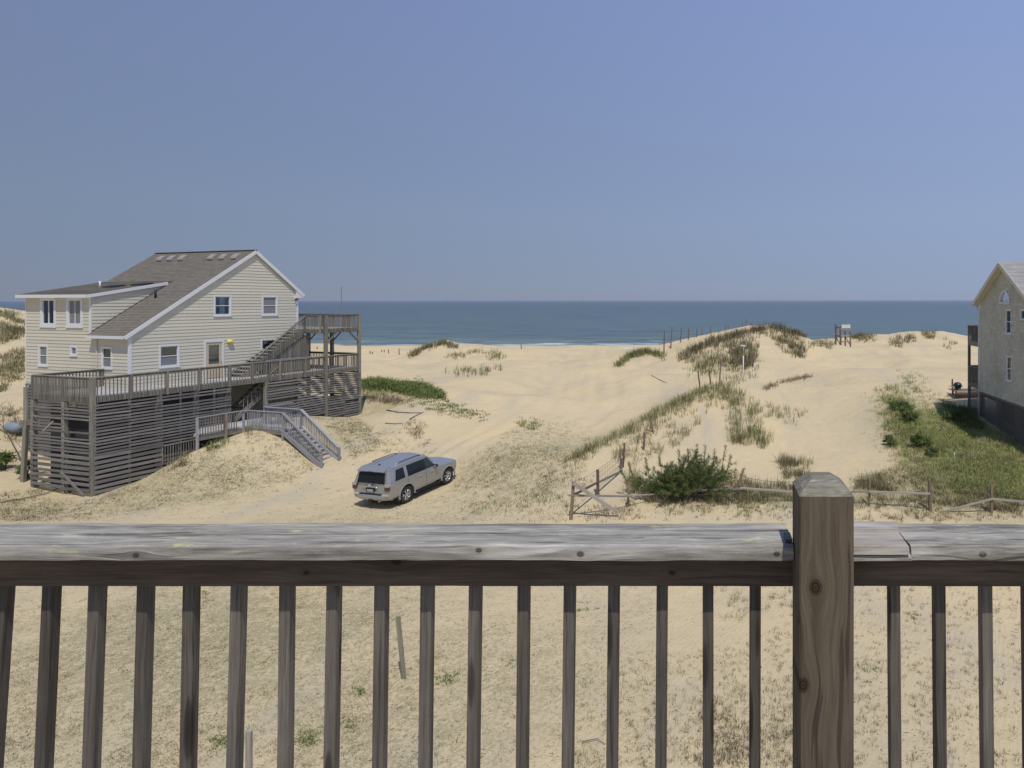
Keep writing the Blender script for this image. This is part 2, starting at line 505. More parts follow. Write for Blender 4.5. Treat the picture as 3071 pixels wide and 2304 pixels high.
def vnoise(x, y, seed):
    """smooth lattice noise in [-1,1]"""
    r = np.random.default_rng(seed).uniform(-1, 1, (256, 256))
    xi = np.floor(x).astype(int); yi = np.floor(y).astype(int)
    fx = x - xi; fy = y - yi
    fx = fx * fx * (3 - 2 * fx); fy = fy * fy * (3 - 2 * fy)
    g = lambda a, b: r[a % 256, b % 256]
    return (g(xi, yi) * (1 - fx) + g(xi + 1, yi) * fx) * (1 - fy) + (g(xi, yi + 1) * (1 - fx) + g(xi + 1, yi + 1) * fx) * fy
def fbm(x, y, seed, oct=4):
    o = 0; a = 1.0; f = 1.0
    for k in range(oct):
        o = o + a * vnoise(x * f, y * f, seed + k); a *= .5; f *= 2.03
    return o / 1.9

xx, yy = np.meshgrid(GX, GY)
zf = tps(xx.ravel(), yy.ravel()).reshape(xx.shape)
zf = np.clip(zf, -0.9, 9)
beach = np.interp(yy, [90, 104, 125, 150, 172, 190, 230, 300], [2.2, 1.7, 0.2, -1.6, -3.3, -4.3, -6.5, -9])
k = np.clip((yy - 92) / 14, 0, 1); k = k * k * (3 - 2 * k)
zf = zf * (1 - k) + beach * k
far = np.clip((yy - 33) / 25, 0, 1)
zf += fbm(xx / 6.0, yy / 6.0, 3) * (0.07 + 0.20 * far) * (1 - k)
zf += fbm(xx / 2.6, yy / 2.6, 17, 3) * (0.02 + 0.09 * far) * (1 - k)
zf += fbm(xx / 1.1, yy / 1.1, 9, 3) * (0.022 + 0.03 * far) * (1 - 0.7 * k)
# wind-cut crests on the open sand
rdg = 1 - np.abs(fbm(xx / 9.0 + 3.3, yy / 7.0, 61, 3)) * 2.2
msk = np.clip((xx + 21) / 5, 0, 1) + np.clip((yy - 56) / 6, 0, 1); msk = np.clip(msk, 0, 1) * np.clip((yy - 38) / 12, 0, 1) * np.clip((9.5 - xx + np.maximum(yy - 46, 0)) / 4, 0, 1)
zf += (rdg - .45) * .62 * msk * (1 - k)
# wheel ruts winding from the parked car towards the beach
def rut(path, width=0.14, depth=0.05):
    global zf
    path = np.array(path, float)
    tt = np.linspace(0, len(path) - 1, 160); i0 = np.clip(tt.astype(int), 0, len(path) - 2); fr = (tt - i0)[:, None]
    c = path[i0] * (1 - fr) + path[i0 + 1] * fr
    box = (xx > c[:, 0].min() - 2) & (xx < c[:, 0].max() + 2) & (yy > c[:, 1].min() - 2) & (yy < c[:, 1].max() + 2)
    q = np.c_[xx[box], yy[box]]; dmin = np.full(len(q), 9.0)
    for a in c: dmin = np.minimum(dmin, np.hypot(q[:, 0] - a[0], q[:, 1] - a[1]))
    z = zf[box]; z -= depth * np.exp(-(dmin / width) ** 2); z += depth * .6 * np.exp(-((dmin - 2 * width) / width) ** 2); zf[box] = z
for off in (-.8, .8):
    rut([(-16 + off, 30), (-12 + off, 37), (-11 + off, 45), (-13 + off, 56), (-16 + off, 70), (-20 + off, 84)], .3, .07)
    rut([(-9 + off, 36), (-7 + off, 46), (-9 + off, 58), (-12 + off, 72), (-14 + off, 86)], .3, .07)

# the car stands on a level bit of the slope
cw = np.clip(1.5 - np.hypot((xx + 13.45) / 2.2, (yy - 30.0) / 3.2), 0, 1); cw = cw * cw * (3 - 2 * cw)
zf = zf * (1 - cw) + (0.03 + 0.035 * (yy - 28.6)) * cw

def ground(x, y):
    x = np.atleast_1d(np.asarray(x, float)); y = np.atleast_1d(np.asarray(y, float))
    i = np.clip(np.searchsorted(GX, x) - 1, 0, len(GX) - 2); j = np.clip(np.searchsorted(GY, y) - 1, 0, len(GY) - 2)
    fx = (x - GX[i]) / (GX[i + 1] - GX[i]); fy = (y - GY[j]) / (GY[j + 1] - GY[j])
    return (zf[j, i] * (1 - fx) + zf[j, i + 1] * fx) * (1 - fy) + (zf[j + 1, i] * (1 - fx) + zf[j + 1, i + 1] * fx) * fy
def gz(x, y): return float(ground(x, y)[0])
DD = np.geomspace(6, 130, 900)
def spot(px, py):
    """first point of the ground along a sight line: arrays in, (n,3) out"""
    px = np.atleast_1d(np.asarray(px, float)); py = np.atleast_1d(np.asarray(py, float))
    out = np.full((len(px), 3), np.nan)
    for a in range(0, len(px), 2000):
        p = px[a:a + 2000]; q = py[a:a + 2000]
        X = ((p - CX) / F_PX)[:, None] * DD[None]; Z = EYE - ((q - CY) / F_PX)[:, None] * DD[None]
        g = ground(X.ravel(), np.tile(DD, len(p))).reshape(X.shape)
        hit = Z < g
        ok = hit.any(1); ix = hit.argmax(1)
        d = DD[ix]
        xr = (p - CX) / F_PX * d
        r = np.c_[xr, d, ground(xr, d)]
        r[~ok] = np.nan
        out[a:a + 2000] = r
    return out
def sp(px, py):
    r = spot(px, py)[0]
    return Vector(r)

# how much plant cover and litter the sand carries (0..1), from plan-view patches
veg = np.zeros_like(zf)
def patch(cx, cy, rx, ry, rot, amt):
    global veg
    c, s = math.cos(rot), math.sin(rot)
    dx = xx - cx; dy = yy - cy
    a = (dx * c + dy * s) / rx; b = (-dx * s + dy * c) / ry
    veg = np.maximum(veg, amt * np.clip(1.35 - np.hypot(a, b), 0, 1))
green = np.zeros_like(zf)
for a in [(-13, 17, 8, 6, 0, .58), (-6, 15, 6, 5, .3, .5), (-14, 24, 9, 5, .2, .6), (-24, 30, 5.5, 3.2, .25, .62), (-20.5, 37, 3, 4, 0, .5), (-8.5, 33.5, 3.2, 6.5, -.35, .5), (-9.5, 29, 4.5, 2.6, 0, .45), (-28, 28, 6, 3, 0, .5), (2, 14, 5, 4, 0, .25), (0, 42, 3.5, 2.5, 0, .2), (4.5, 27.8, 9, 1.3, 0, .75), (12, 29, 5, 3.5, .3, .95), (12.5, 34, 4, 6, .5, .8), (-22.5, 45.5, 3.2, 3, .4, .6)]:
    patch(*a)
for a in [(13, 30, 5.5, 3.6, .35), (12.2, 35, 2.4, 5, .35), (-23, 49.6, 3.0, 1.8, .3)]:
    c, s = math.cos(a[4]), math.sin(a[4]); dx = xx - a[0]; dy = yy - a[1]
    green = np.maximum(green, np.clip(1.3 - np.hypot((dx * c + dy * s) / a[2], (-dx * s + dy * c) / a[3]), 0, 1))

def sand_mat():
    t = NT('beach_sand')
    pos = t.coord()
    a = t.n('Attribute'); a.attribute_name = 'Col'
    vg, gr, _ = t.sep(a.outputs[0])[:3]
    big = t.noise(pos, 0.16, 5, 0.6, 0.4)
    mid = t.noise(pos, 1.3, 5, 0.62)
    fine = t.noise(pos, 42, 4, 0.65)
    c = t.ramp(big, [(0.34, (0.565, 0.47, 0.305)), (0.50, (0.615, 0.502, 0.312)), (0.64, (0.655, 0.525, 0.315))])
    c = t.mix(t.ramp(t.noise(t.mapping(pos, (.5, .16, .3)), 0.9, 5, 0.6, 0.6), [(0.50, 0.0), (0.72, 0.55)]), c, (0.44, 0.395, 0.325))
    c = t.mix(t.ramp(fine, [(0.35, 0.35), (0.6, 0.0)]), c, (0.40, 0.325, 0.215))
    # dry litter and thin plant cover
    lit = t.noise(pos, 9, 6, 0.75)
    lv = t.math('ADD', t.math('MULTIPLY', vg, 0.30), t.math('MULTIPLY', mid, 0.22))
    f = t.math('GREATER_THAN', t.math('ADD', lit, lv), 0.76)
    c = t.mix(t.math('MULTIPLY', f, t.math('MULTIPLY', vg, 0.75)), c, t.ramp(t.noise(pos, 3.1, 3), [(0.35, (0.20, 0.17, 0.10)), (0.65, (0.19, 0.19, 0.085))]))
    c = t.mix(t.math('MULTIPLY', vg, t.ramp(mid, [(0.35, 0.15), (0.65, 0.62)])), c, t.ramp(mid, [(0.35, (0.37, 0.33, 0.195)), (0.65, (0.335, 0.305, 0.17))]))
    c = t.mix(t.ramp(t.math('ADD', t.math('MULTIPLY', gr, .55), t.math('MULTIPLY', t.noise(pos, .8, 5, .65), .6)), [(0.52, 0.0), (0.70, 0.85)]), c, t.ramp(t.noise(pos, 6, 4), [(0.35, (0.13, 0.15, 0.05)), (0.65, (0.24, 0.23, 0.10))]))
    # footprints and wind ripples
    vo = t.voronoi(pos, 2.3, 'SMOOTH_F1')
    wv = t.n('TexWave'); t.set(wv.inputs['Vector'], t.mapping(pos, (1, 1, 1), rot=(0, 0, .5)))
    wv.inputs['Scale'].default_value = 2.2; wv.inputs['Distortion'].default_value = 7; wv.inputs['Detail'].default_value = 3
    h = t.math('ADD', t.math('MULTIPLY', fine, .28), t.math('ADD', t.math('MULTIPLY', vo, 0.8), t.math('ADD', t.math('MULTIPLY', wv.outputs[1], 0.07), t.math('MULTIPLY', mid, .9))))
    return t.fin(c, 0.95, t.bump(h, 0.7, 0.11), spec=0.1)
M['sand'] = sand_mat()
ny, nx = zf.shape
idx = np.arange(ny * nx).reshape(ny, nx)
quads = np.stack([idx[:-1, :-1].ravel(), idx[:-1, 1:].ravel(), idx[1:, 1:].ravel(), idx[1:, :-1].ravel()], 1)
cols = np.stack([veg.ravel(), green.ravel(), 0 * veg.ravel()], 1)
ter = link('ground', np_mesh('ground', np.stack([xx.ravel(), yy.ravel(), zf.ravel()], 1), [quads], M['sand'], cols, True))
tag(ter, kind='structure')

# ------------------------------------------------------------------ sea
SEA = -3.5
def sea_mat():
    t = NT('sea_water')
    pos = t.coord()
    y = t.sep(pos)[1]
    k = t.math('DIVIDE', y, 1000.0)
    depth = t.ramp(k, [(0.17, (0.175, 0.22, 0.20)), (0.24, (0.10, 0.15, 0.15)), (0.55, (0.082, 0.13, 0.148)), (1.0, (0.076, 0.113, 0.14))])
    band = t.noise(t.mapping(pos, (0.0035, 0.03, 1)), 1.0, 4, 0.55)
    c = t.mix(t.ramp(band, [(0.4, 0.0), (0.66, 0.35)]), depth, (0.105, 0.16, 0.17))
    chop = t.noise(t.mapping(pos, (0.035, 0.16, 1)), 1.0, 7, 0.72)
    c = t.mix(t.ramp(chop, [(0.44, 0.0), (0.60, 0.6)]), c, (0.035, 0.065, 0.085))
    c = t.mix(t.ramp(chop, [(0.30, 0.5), (0.42, 0.0)]), c, (0.16, 0.21, 0.225))
    # foam of the shore break
    st = t.noise(t.mapping(pos, (0.05, 0.20, 1)), 1.0, 7, 0.7)
    edge = t.math('MULTIPLY', t.ramp(k, [(0.168, 1.0), (0.178, 0.85), (0.196, 0.20), (0.205, 0.0)]), 1.0)
    f1 = t.ramp(t.math('ADD', st, t.math('MULTIPLY', edge, .13)), [(0.585, 0.0), (0.67, 0.85)])
    f1 = t.math('MULTIPLY', f1, t.math('GREATER_THAN', edge, 0.02))
    st2 = t.noise(t.mapping(pos, (0.02, 0.5, 1)), 1.0, 6, 0.7)
    caps = t.math('GREATER_THAN', st2, 0.765)
    foam = t.math('MAXIMUM', f1, t.math('MULTIPLY', caps, 0.6))
    c = t.mix(foam, c, (0.55, 0.59, 0.60))
    w1 = t.noise(t.mapping(pos, (0.05, 0.17, 1)), 1.0, 4, 0.6)
    w2 = t.noise(t.mapping(pos, (0.35, 0.9, 1)), 1.0, 4, 0.6)
    h = t.math('ADD', t.math('MULTIPLY', w1, 1.0), t.math('MULTIPLY', w2, .28))
    return t.fin(c, t.mix(foam, (0.32,) * 3, (0.9,) * 3), t.bump(h, 1.0, 1.5), spec=0.32, IOR=1.33)
M['sea'] = sea_mat()
# long low swells near the shore, flat water beyond to the horizon
sx = np.concatenate([np.linspace(-28000, -700, 12), np.linspace(-600, 600, 240), np.linspace(700, 28000, 12)])
sy = np.concatenate([np.linspace(150, 330, 200), np.geomspace(335, 32000, 60)])
SX, SY = np.meshgrid(sx, sy)
ph = (SY - 208 + 5 * fbm(SX / 60, SY / 200, 40, 3))
amp = np.clip(1 - np.abs(SX) / 600, 0, 1)
SZ = SEA + amp * (0.75 * np.exp(-(ph / 3.2) ** 2) + 0.40 * np.exp(-((ph + 18) / 2.6) ** 2) + .35 * np.exp(-((ph - 33) / 6.0) ** 2) + .22 * np.exp(-((ph - 62) / 7.0) ** 2))
ny, nx = SZ.shape
idx = np.arange(ny * nx).reshape(ny, nx)
quads = np.stack([idx[:-1, :-1].ravel(), idx[:-1, 1:].ravel(), idx[1:, 1:].ravel(), idx[1:, :-1].ravel()], 1)
sea = link('sea', np_mesh('sea', np.stack([SX.ravel(), SY.ravel(), SZ.ravel()], 1), [quads], M['sea'], None, True))
tag(sea, kind='structure')
# ------------------------------------------------------------------ carpentry helpers
def clip(poly, a, b, c):
    """keep a*x + b*y + c >= 0"""
    out = []
    for i in range(len(poly)):
        p, q = poly[i], poly[(i + 1) % len(poly)]
        fp = a * p[0] + b * p[1] + c; fq = a * q[0] + b * q[1] + c
        if fp >= 0: out.append(p)
        if (fp >= 0) != (fq >= 0):
            t = fp / (fp - fq)
            out.append((p[0] + (q[0] - p[0]) * t, p[1] + (q[1] - p[1]) * t))
    return out

def siding_boards(parent, to3, a0, a1, z0, z1, planes, holes, e=0.178, mat=None, name='siding_board'):
    """lapped boards, each one a piece of its own, trimmed to the wall outline and round the openings"""
    n = int(math.ceil((z1 - z0) / e))
    for k in range(n):
        b0 = z0 + k * e; b1 = min(b0 + e + 0.006, z1 + .006)
        rects = [(a0, a1, b0, b1)]
        for h0, h1, g0, g1 in holes:
            nr = []
            for r0, r1, y0, y1 in rects:
                if h1 <= r0 or h0 >= r1 or g1 <= y0 or g0 >= y1:
                    nr.append((r0, r1, y0, y1)); continue
                if h0 > r0: nr.append((r0, h0, y0, y1))
                if h1 < r1: nr.append((h1, r1, y0, y1))
                if g0 - y0 > .02: nr.append((max(h0, r0), min(h1, r1), y0, g0))
                if y1 - g1 > .02: nr.append((max(h0, r0), min(h1, r1), g1, y1))
            rects = nr
        for r0, r1, y0, y1 in rects:
            poly = [(r0, y0), (r1, y0), (r1, y1), (r0, y1)]
            for pl in planes: poly = clip(poly, *pl) if len(poly) > 2 else poly
            if len(poly) < 3: continue
            dep = lambda z: 0.004 + 0.021 * (1 - (z - b0) / e)
            m = len(poly)
            ox, oz = poly[0]
            vs = [to3(p[0], p[1], dep(p[1])) for p in poly] + [to3(p[0], p[1], -0.01) for p in poly]
            fs = [tuple(range(m)), tuple(range(2 * m - 1, m - 1, -1))] + [(i, (i + 1) % m, m + (i + 1) % m, m + i) for i in range(m)]
            MB().add(vs, fs).build(name, mat or M['siding'], parent)

def slab3(mb, to3, a0, a1, z0, z1, d0, d1):
    vs = [to3(a, z, d) for d in (d0, d1) for a, z in ((a0, z0), (a1, z0), (a1, z1), (a0, z1))]
    return mb.add(vs, [(0, 1, 2, 3), (7, 6, 5, 4), (0, 4, 5, 1), (1, 5, 6, 2), (2, 6, 7, 3), (3, 7, 4, 0)])

def window(parent, to3, a0, a1, z0, z1, style='hung', trim=0.08, mat=None, back='core', curtain=None, screen=None):
    """casing with sash, panes and sill as pieces of its own"""
    mat = mat or M['white']
    f = MB()
    for r in ((a0, a0 + trim, z0, z1), (a1 - trim, a1, z0, z1), (a0 + trim, a1 - trim, z1 - trim, z1), (a0 + trim, a1 - trim, z0, z0 + trim)):
        slab3(f, to3, *r, -0.06, 0.045)
    w = f.build('window', mat, parent)
    i0, i1, j0, j1 = a0 + trim, a1 - trim, z0 + trim, z1 - trim
    s = MB(); q = 0.035
    for r in ((i0, i0 + q, j0, j1), (i1 - q, i1, j0, j1), (i0 + q, i1 - q, j1 - q, j1), (i0 + q, i1 - q, j0, j0 + q)):
        slab3(s, to3, *r, -0.05, 0.02)
    s.build('sash', mat, w)
    slab3(MB(), to3, a0 - .03, a1 + .03, z0 - 0.03, z0 - .002, 0, 0.07).build('sill', mat, w)
    mid = (j0 + j1) / 2; am = (i0 + i1) / 2
    if style == 'hung':
        slab3(MB(), to3, i0 + q, i1 - q, mid - .02, mid + .02, -0.045, 0.012).build('meeting_rail', mat, w)
        ps = ((i0 + q, i1 - q, j0 + q, mid - .02), (i0 + q, i1 - q, mid + .02, j1 - q))
    elif style == 'slider':
        slab3(MB(), to3, am - .02, am + .02, j0 + q, j1 - q, -0.045, 0.012).build('meeting_stile', mat, w)
        ps = ((i0 + q, am - .02, j0 + q, j1 - q), (am + .02, i1 - q, j0 + q, j1 - q))
    else:
        ps = ((i0 + q, i1 - q, j0 + q, j1 - q),)
    for r in ps:
        slab3(MB(), to3, *r, -0.032, -0.026).build('pane', M['glass'], w)
    if screen:
        lo_, hi_ = screen
        slab3(MB(), to3, i0 + q, i1 - q, j0 + q + (j1 - j0 - 2 * q) * lo_, j0 + q + (j1 - j0 - 2 * q) * hi_, -0.016, -0.012).build('insect_screen', M['screen'], w)
    if curtain:
        for c0, c1 in curtain:
            m = MB(); n = 10
            xs = [i0 + q + (i1 - i0 - 2 * q) * (c0 + (c1 - c0) * k / n) for k in range(n + 1)]
            vs = []
            for k, x in enumerate(xs):
                dd = -0.065 - 0.012 * (k % 2)
                vs += [to3(x, j0 + q, dd), to3(x, j1 - q, dd)]
            m.add(vs, [(2 * k, 2 * k + 2, 2 * k + 3, 2 * k + 1) for k in range(n)])
            m.build('curtain', M['curtain'], w)
    return w

def roof_panel(parent, name, p_low, along, upslope, length, run, mat, e=0.145, seed=0):
    """stepped shingle courses on a slab: own X along the eave, own Y up the slope"""
    x = Vector(along).normalized(); y = Vector(upslope).normalized(); z = x.cross(y)
    m = Matrix((x, y, z)).transposed()
    n = max(1, int(round(run / e)))
    rr = random.Random(seed)
    mb = MB()
    segs = max(1, int(length / 1.2))
    xs = [length * k / segs for k in range(segs + 1)]
    for k in range(n):
        y0 = run * k / n; y1 = run * (k + 1) / n
        zz = [0.012 + rr.uniform(-.0025, .004) for _ in xs]
        for a in range(segs):
            mb.add([(xs[a], y0, zz[a]), (xs[a + 1], y0, zz[a + 1]), (xs[a + 1], y1, 0), (xs[a], y1, 0), (xs[a], y0, -.004), (xs[a + 1], y0, -.004)], [(0, 1, 2, 3), (4, 5, 1, 0)])
    mb.box(0, length, 0, run, -0.10, -0.004)
    return mb.build(name, mat, parent, p_low, m)

def railing(parent, p, q, h, spacing, mat, cap=(.14, .038), bal=.036, drop=0.0, cap_mat=None, skip=(), sub=True, jit=0.004, bname='baluster'):
    """p,q: ends of the cap's top centre line; balusters hang h below it"""
    p = Vector(p); q = Vector(q)
    L = (q - p).length
    cm = cap_mat or mat
    up = Vector((0, 0, 1))
    a = p - Vector((0, 0, cap[1] / 2)); b = q - Vector((0, 0, cap[1] / 2))
    beam('rail_cap', parent, a, b, cap[0], cap[1], cm)
    flat = Vector((q.x - p.x, q.y - p.y, 0)).normalized()
    nrm = Vector((-flat.y, flat.x, 0))
    if sub:
        beam('top_rail', parent, a - Vector((0, 0, cap[1] / 2 + .047)), b - Vector((0, 0, cap[1] / 2 + .047)), .036, .088, mat)
    n = max(2, int(round(L / spacing)))
    side = nrm * 0.038
    for k in range(1, n):
        f = k / n
        c = p.lerp(q, f) + side + flat * random.uniform(-jit, jit)
        top = c - Vector((0, 0, cap[1] + .004)); bot = c - Vector((0, 0, h - drop))
        beam(bname, parent, bot + flat * random.uniform(-jit, jit), top, bal, bal, mat, up=tuple(nrm))

# ------------------------------------------------------------------ beach house
house = empty('beach_house', HO, HR, 'cream clapboard beach house on pilings with long brown shingle roof', 'house')
G = lambda a, z, d: (a, -d, z)           # gable wall, faces -s
Lw = lambda a, z, d: (-d, a, z)          # eave wall, faces -t
FL = 4.27                                # first floor and deck level
mL, mR = 0.696, 0.81
RID_T, RID_Z, EAVE_T, EAVE_Z = 6.68, 11.76, -0.30, 6.90
roofL = lambda t: EAVE_Z + mL * (t - EAVE_T)
roofR = lambda t: RID_Z - mR * (t - RID_T)
gab_holes = [(4.21, 5.23, 7.81, 9.02), (7.12, 8.15, 7.79, 9.0), (1.35, 2.38, 5.13, 6.34), (3.67, 4.80, FL, 6.46), (7.05, 8.05, 5.14, 6.35)]
left_holes = [(5.74, 7.05, 7.28, 8.9), (3.57, 4.88, 7.29, 8.9), (6.41, 7.21, 5.16, 6.30), (4.01, 4.58, 5.78, 6.31), (1.28, 2.12, 5.17, 6.32)]
pl_gable = [(mL, -1, EAVE_Z - mL * EAVE_T - .13), (-mR, -1, RID_Z + mR * RID_T - .13)]
siding_boards(house, G, 0.06, 9.52, FL, 11.6, pl_gable, gab_holes)
siding_boards(house, Lw, 0.06, 3.0, FL, 6.86, [], left_holes)
siding_boards(house, Lw, 3.0, 8.30, FL - .18, 8.98, [], left_holes)
Ck = lambda a, z, d: (a, 2.9 - d, z)     # cheek of the shed dormer
DZ, mD = 9.02, 0.197
siding_boards(house, Ck, 0.0, 3.7, 6.98, 9.75, [(-mL, 1, -(EAVE_Z - mL * EAVE_T) - .005), (mD, -1, DZ + mD * .32 - .11)], [])
# sheathing behind the boards closes the house
b = MB()
b.prism([(0.10, FL - .3), (9.46, FL - .3), (9.46, roofR(9.46) - .14), (RID_T, RID_Z - .16), (0.10, roofL(.1) - .14)], 'y', 0.10, 2.98)
b.prism([(0.10, FL - .3), (9.46, FL - .3), (9.46, roofR(9.46) - .14), (RID_T, RID_Z - .16), (3.9, 9.6), (0.10, 8.96)], 'y', 2.98, 8.24)
b.build('wall', M['core'], house)
b = MB()
b.prism([(0.0, FL - .2), (9.55, FL - .2), (9.55, roofR(9.55) - .13), (RID_T, RID_Z - .14), (3.8, 9.65), (0.0, 8.98)], 'y', 8.26, 8.32)
b.box(9.47, 9.55, 0.0, 8.3, FL - .2, 9.3)
b.build('rear_wall', M['siding'], house)
# corner boards, water table
for args in [((0.0, -.012, FL - .05), (0.0, -.012, 6.88), .15, .05), ((-.012, 3.0, 6.95), (-.012, 3.0, 8.98), .05, .15), ((-.012, 8.29, 3.9), (-.012, 8.29, 8.98), .05, .05), ((9.54, -.012, FL - .05), (9.54, -.012, 9.4), .13, .05)]:
    beam('corner_board', house, args[0], args[1], args[2], args[3], M['white'], up=(0, 1, 0))
beam('corner_board', house, (-.012, .045, FL - .05), (-.012, .045, 6.86), .05, .10, M['white'], up=(0, 1, 0))
beam('downspout', house, (-.05, 2.43, FL), (-.05, 2.43, 6.84), .05, .045, M['cream_trim'])
# roof
eL = Vector((1, 0, mL)); eR = Vector((-1, 0, mR)); eD = Vector((1, 0, mD))
runL = (RID_T - EAVE_T) * math.hypot(1, mL)
roof_panel(house, 'roof_slope', (EAVE_T, 2.78, EAVE_Z), (0, -1, 0), eL, 2.90, runL, M['roof'], seed=1)
roof_panel(house, 'roof_slope', (3.55, 8.58, roofL(3.55)), (0, -1, 0), eL, 5.8 + .0, (RID_T - 3.55) * math.hypot(1, mL), M['roof'], seed=2)
roof_panel(house, 'roof_slope', (9.95, -.12, roofR(9.95)), (0, 1, 0), eR, 8.70, (9.95 - RID_T) * math.hypot(1, mR), M['roof'], seed=3)
roof_panel(house, 'dormer_roof', (EAVE_T, 8.58, DZ), (0, -1, 0), eD, 5.79, 4.25 * math.hypot(1, mD), M['roof'], seed=4)
beam('ridge_cap', house, (RID_T, -.12, RID_Z + .005), (RID_T, 8.58, RID_Z + .005), .26, .03, M['roof'])
# white bargeboards, fascias, soffits
def rake(t0, z0, t1, z1, s, w=.19):
    dz = w / 2 + .015
    beam('bargeboard', house, (t0, s, z0 - dz), (t1, s, z1 - dz), .03, w, M['white'])
rake(EAVE_T, EAVE_Z + .005, RID_T, RID_Z + .005, -.135)
rake(RID_T, RID_Z, 9.95, roofR(9.95), -.135)
rake(EAVE_T, DZ, 3.62, DZ + mD * 3.94, 2.775, .17)
MB().prism([(EAVE_T + .02, EAVE_Z - .12), (RID_T, RID_Z - .125), (9.93, roofR(9.93) - .12), (9.93, roofR(9.93) - .14), (RID_T, RID_Z - .145), (EAVE_T + .02, EAVE_Z - .14)], 'y', -.12, 0.0).build('soffit', M['white'], house)
MB().prism([(9.40, roofR(9.40) - .16), (9.94, roofR(9.94) - .12), (9.94, roofR(9.94) - .22), (9.40, roofR(9.94) - .24)], 'y', -.13, -.01).build('eave_return', M['white'], house)
beam('fascia', house, (EAVE_T - .02, -.12, EAVE_Z - .075), (EAVE_T - .02, 2.80, EAVE_Z - .075), .03, .15, M['white'])
beam('fascia', house, (EAVE_T - .02, 2.79, DZ - .085), (EAVE_T - .02, 8.58, DZ - .085), .03, .17, M['white'])
MB().box(EAVE_T, 0.0, -.10, 2.78, EAVE_Z - .155, EAVE_Z - .14).build('soffit', M['white'], house)
MB().box(EAVE_T, 0.0, 2.80, 8.56, DZ - .17, DZ - .155).build('soffit', M['white'], house)
# roof furniture
m_up = Matrix((Vector((0, -1, 0)), eL.normalized(), Vector((0, -1, 0)).cross(eL.normalized()))).transposed()
for s in (.5, 1.48, 2.43, 4.96, 5.93, 6.85):
    t = 5.95
    v = MB()
    v.prism([(-.26, -.02), (.26, -.02), (.27, .10), (.18, .19), (-.12, .19), (-.24, .12)], 'x', -.23, .23)
    vo = v.build('roof_vent', plain('vent_metal', (.30, .28, .25), .6) if 'ventm' not in M else M['ventm'], house, (t, s, roofL(t) + .01), m_up)
    M['ventm'] = vo.data.materials[0]
MB().tube([(2.5, 2.05, roofL(2.5) - .05), (2.5, 2.05, roofL(2.5) + .45)], .055, 10).build('plumbing_vent', M['black'], house, smooth=True)
MB().tube([(1.9, 5.6, DZ + .35), (1.9, 5.6, DZ + .78)], .045, 8).build('plumbing_vent', M['white'], house, smooth=True)
mD_up = Matrix((Vector((0, -1, 0)), eD.normalized(), Vector((0, -1, 0)).cross(eD.normalized()))).transposed()
for t, s in ((2.0, 4.6), (2.6, 3.3)):
    MB().box(-.45, .45, -.3, .3, 0, .07).build('skylight', M['black'], house, (t, s, DZ + mD * (t + .32)), mD_up)
# openings
window(house, G, 4.21, 5.23, 7.81, 9.02, curtain=[(.35, .72)])
window(house, G, 7.12, 8.15, 7.79, 9.0, curtain=[(.12, .55)], screen=(0, 1))
window(house, G, 1.35, 2.38, 5.13, 6.34, screen=(0, .49))
window(house, G, 7.05, 8.05, 5.14, 6.35)
window(house, Lw, 5.74, 7.05, 7.28, 8.90, 'slider', .17, curtain=[(.5, .72), (.8, 1.0)])
window(house, Lw, 3.57, 4.88, 7.29, 8.90, 'slider', .17, curtain=[(.02, .2), (.3, .96)], screen=(0, 1))
window(house, Lw, 6.41, 7.21, 5.16, 6.30, curtain=[(0, 1)], screen=(0, 1))
window(house, Lw, 4.01, 4.58, 5.78, 6.31, 'fixed', curtain=[(0, 1)], screen=(0, 1))
window(house, Lw, 1.28, 2.12, 5.17, 6.32, screen=(0, .49))
# side door
d = MB()
for r in ((3.67, 3.78, FL, 6.46), (4.69, 4.80, FL, 6.46), (3.78, 4.69, 6.34, 6.46)):
    slab3(d, G, *r, -.05, .045)
door = d.build('door', M['white'], house)
d = MB()
for r in ((3.78, 3.94, FL + .02, 6.34), (4.53, 4.69, FL + .02, 6.34), (3.94, 4.53, 6.18, 6.34), (3.94, 4.53, FL + .02, 5.10)):
    slab3(d, G, *r, -.03, .012)
slab3(d, G, 4.0, 4.47, FL + .2, FL + .75, .012, .018)
d.build('door_leaf', M['tan_door'], door)
slab3(MB(), G, 3.94, 4.53, 5.10, 6.18, -.02, -.014).build('door_pane', M['glass'], door)
slab3(MB(), G, 3.95, 4.52, 5.11, 6.17, -.075, -.06).build('blind', plain('door_blind', (.42, .42, .41), .8, var=.05), door)
slab3(MB(), G, 3.72, 4.75, FL - .01, FL + .02, 0, .06).build('threshold', M['dark_metal'], door)
MB().lathe([(0, .09), (.02, .085), (.032, .065), (.02, .045), (.012, .02), (.012, 0)], 10, 'y', (4.62, 0, 5.22)).build('door_knob', M['galv'], door, (0, -.10, 0), smooth=True)
# wall lamp and floodlight
lm = MB().lathe([(0, -.16), (.07, -.15), (.095, -.08), (.095, .08), (.07, .15), (0, .16)], 14, 'x', (5.1, -.10, 6.32)).build('wall_lamp', M['yellow'], house, smooth=True)
MB().box(5.0, 5.2, -.03, .0, 6.25, 6.40).build('lamp_plate', M['white'], lm)
fl = MB().box(9.30, 9.46, -.07, -.02, 8.82, 8.98).build('floodlight', M['white'], house)
for dx in (-.06, .06):
    MB().lathe([(0, 0), (.03, 0), (.055, -.1), (0, -.1)], 10, 'y', (9.38 + dx, -.07, 8.78)).build('flood_head', M['dark_metal'], fl)
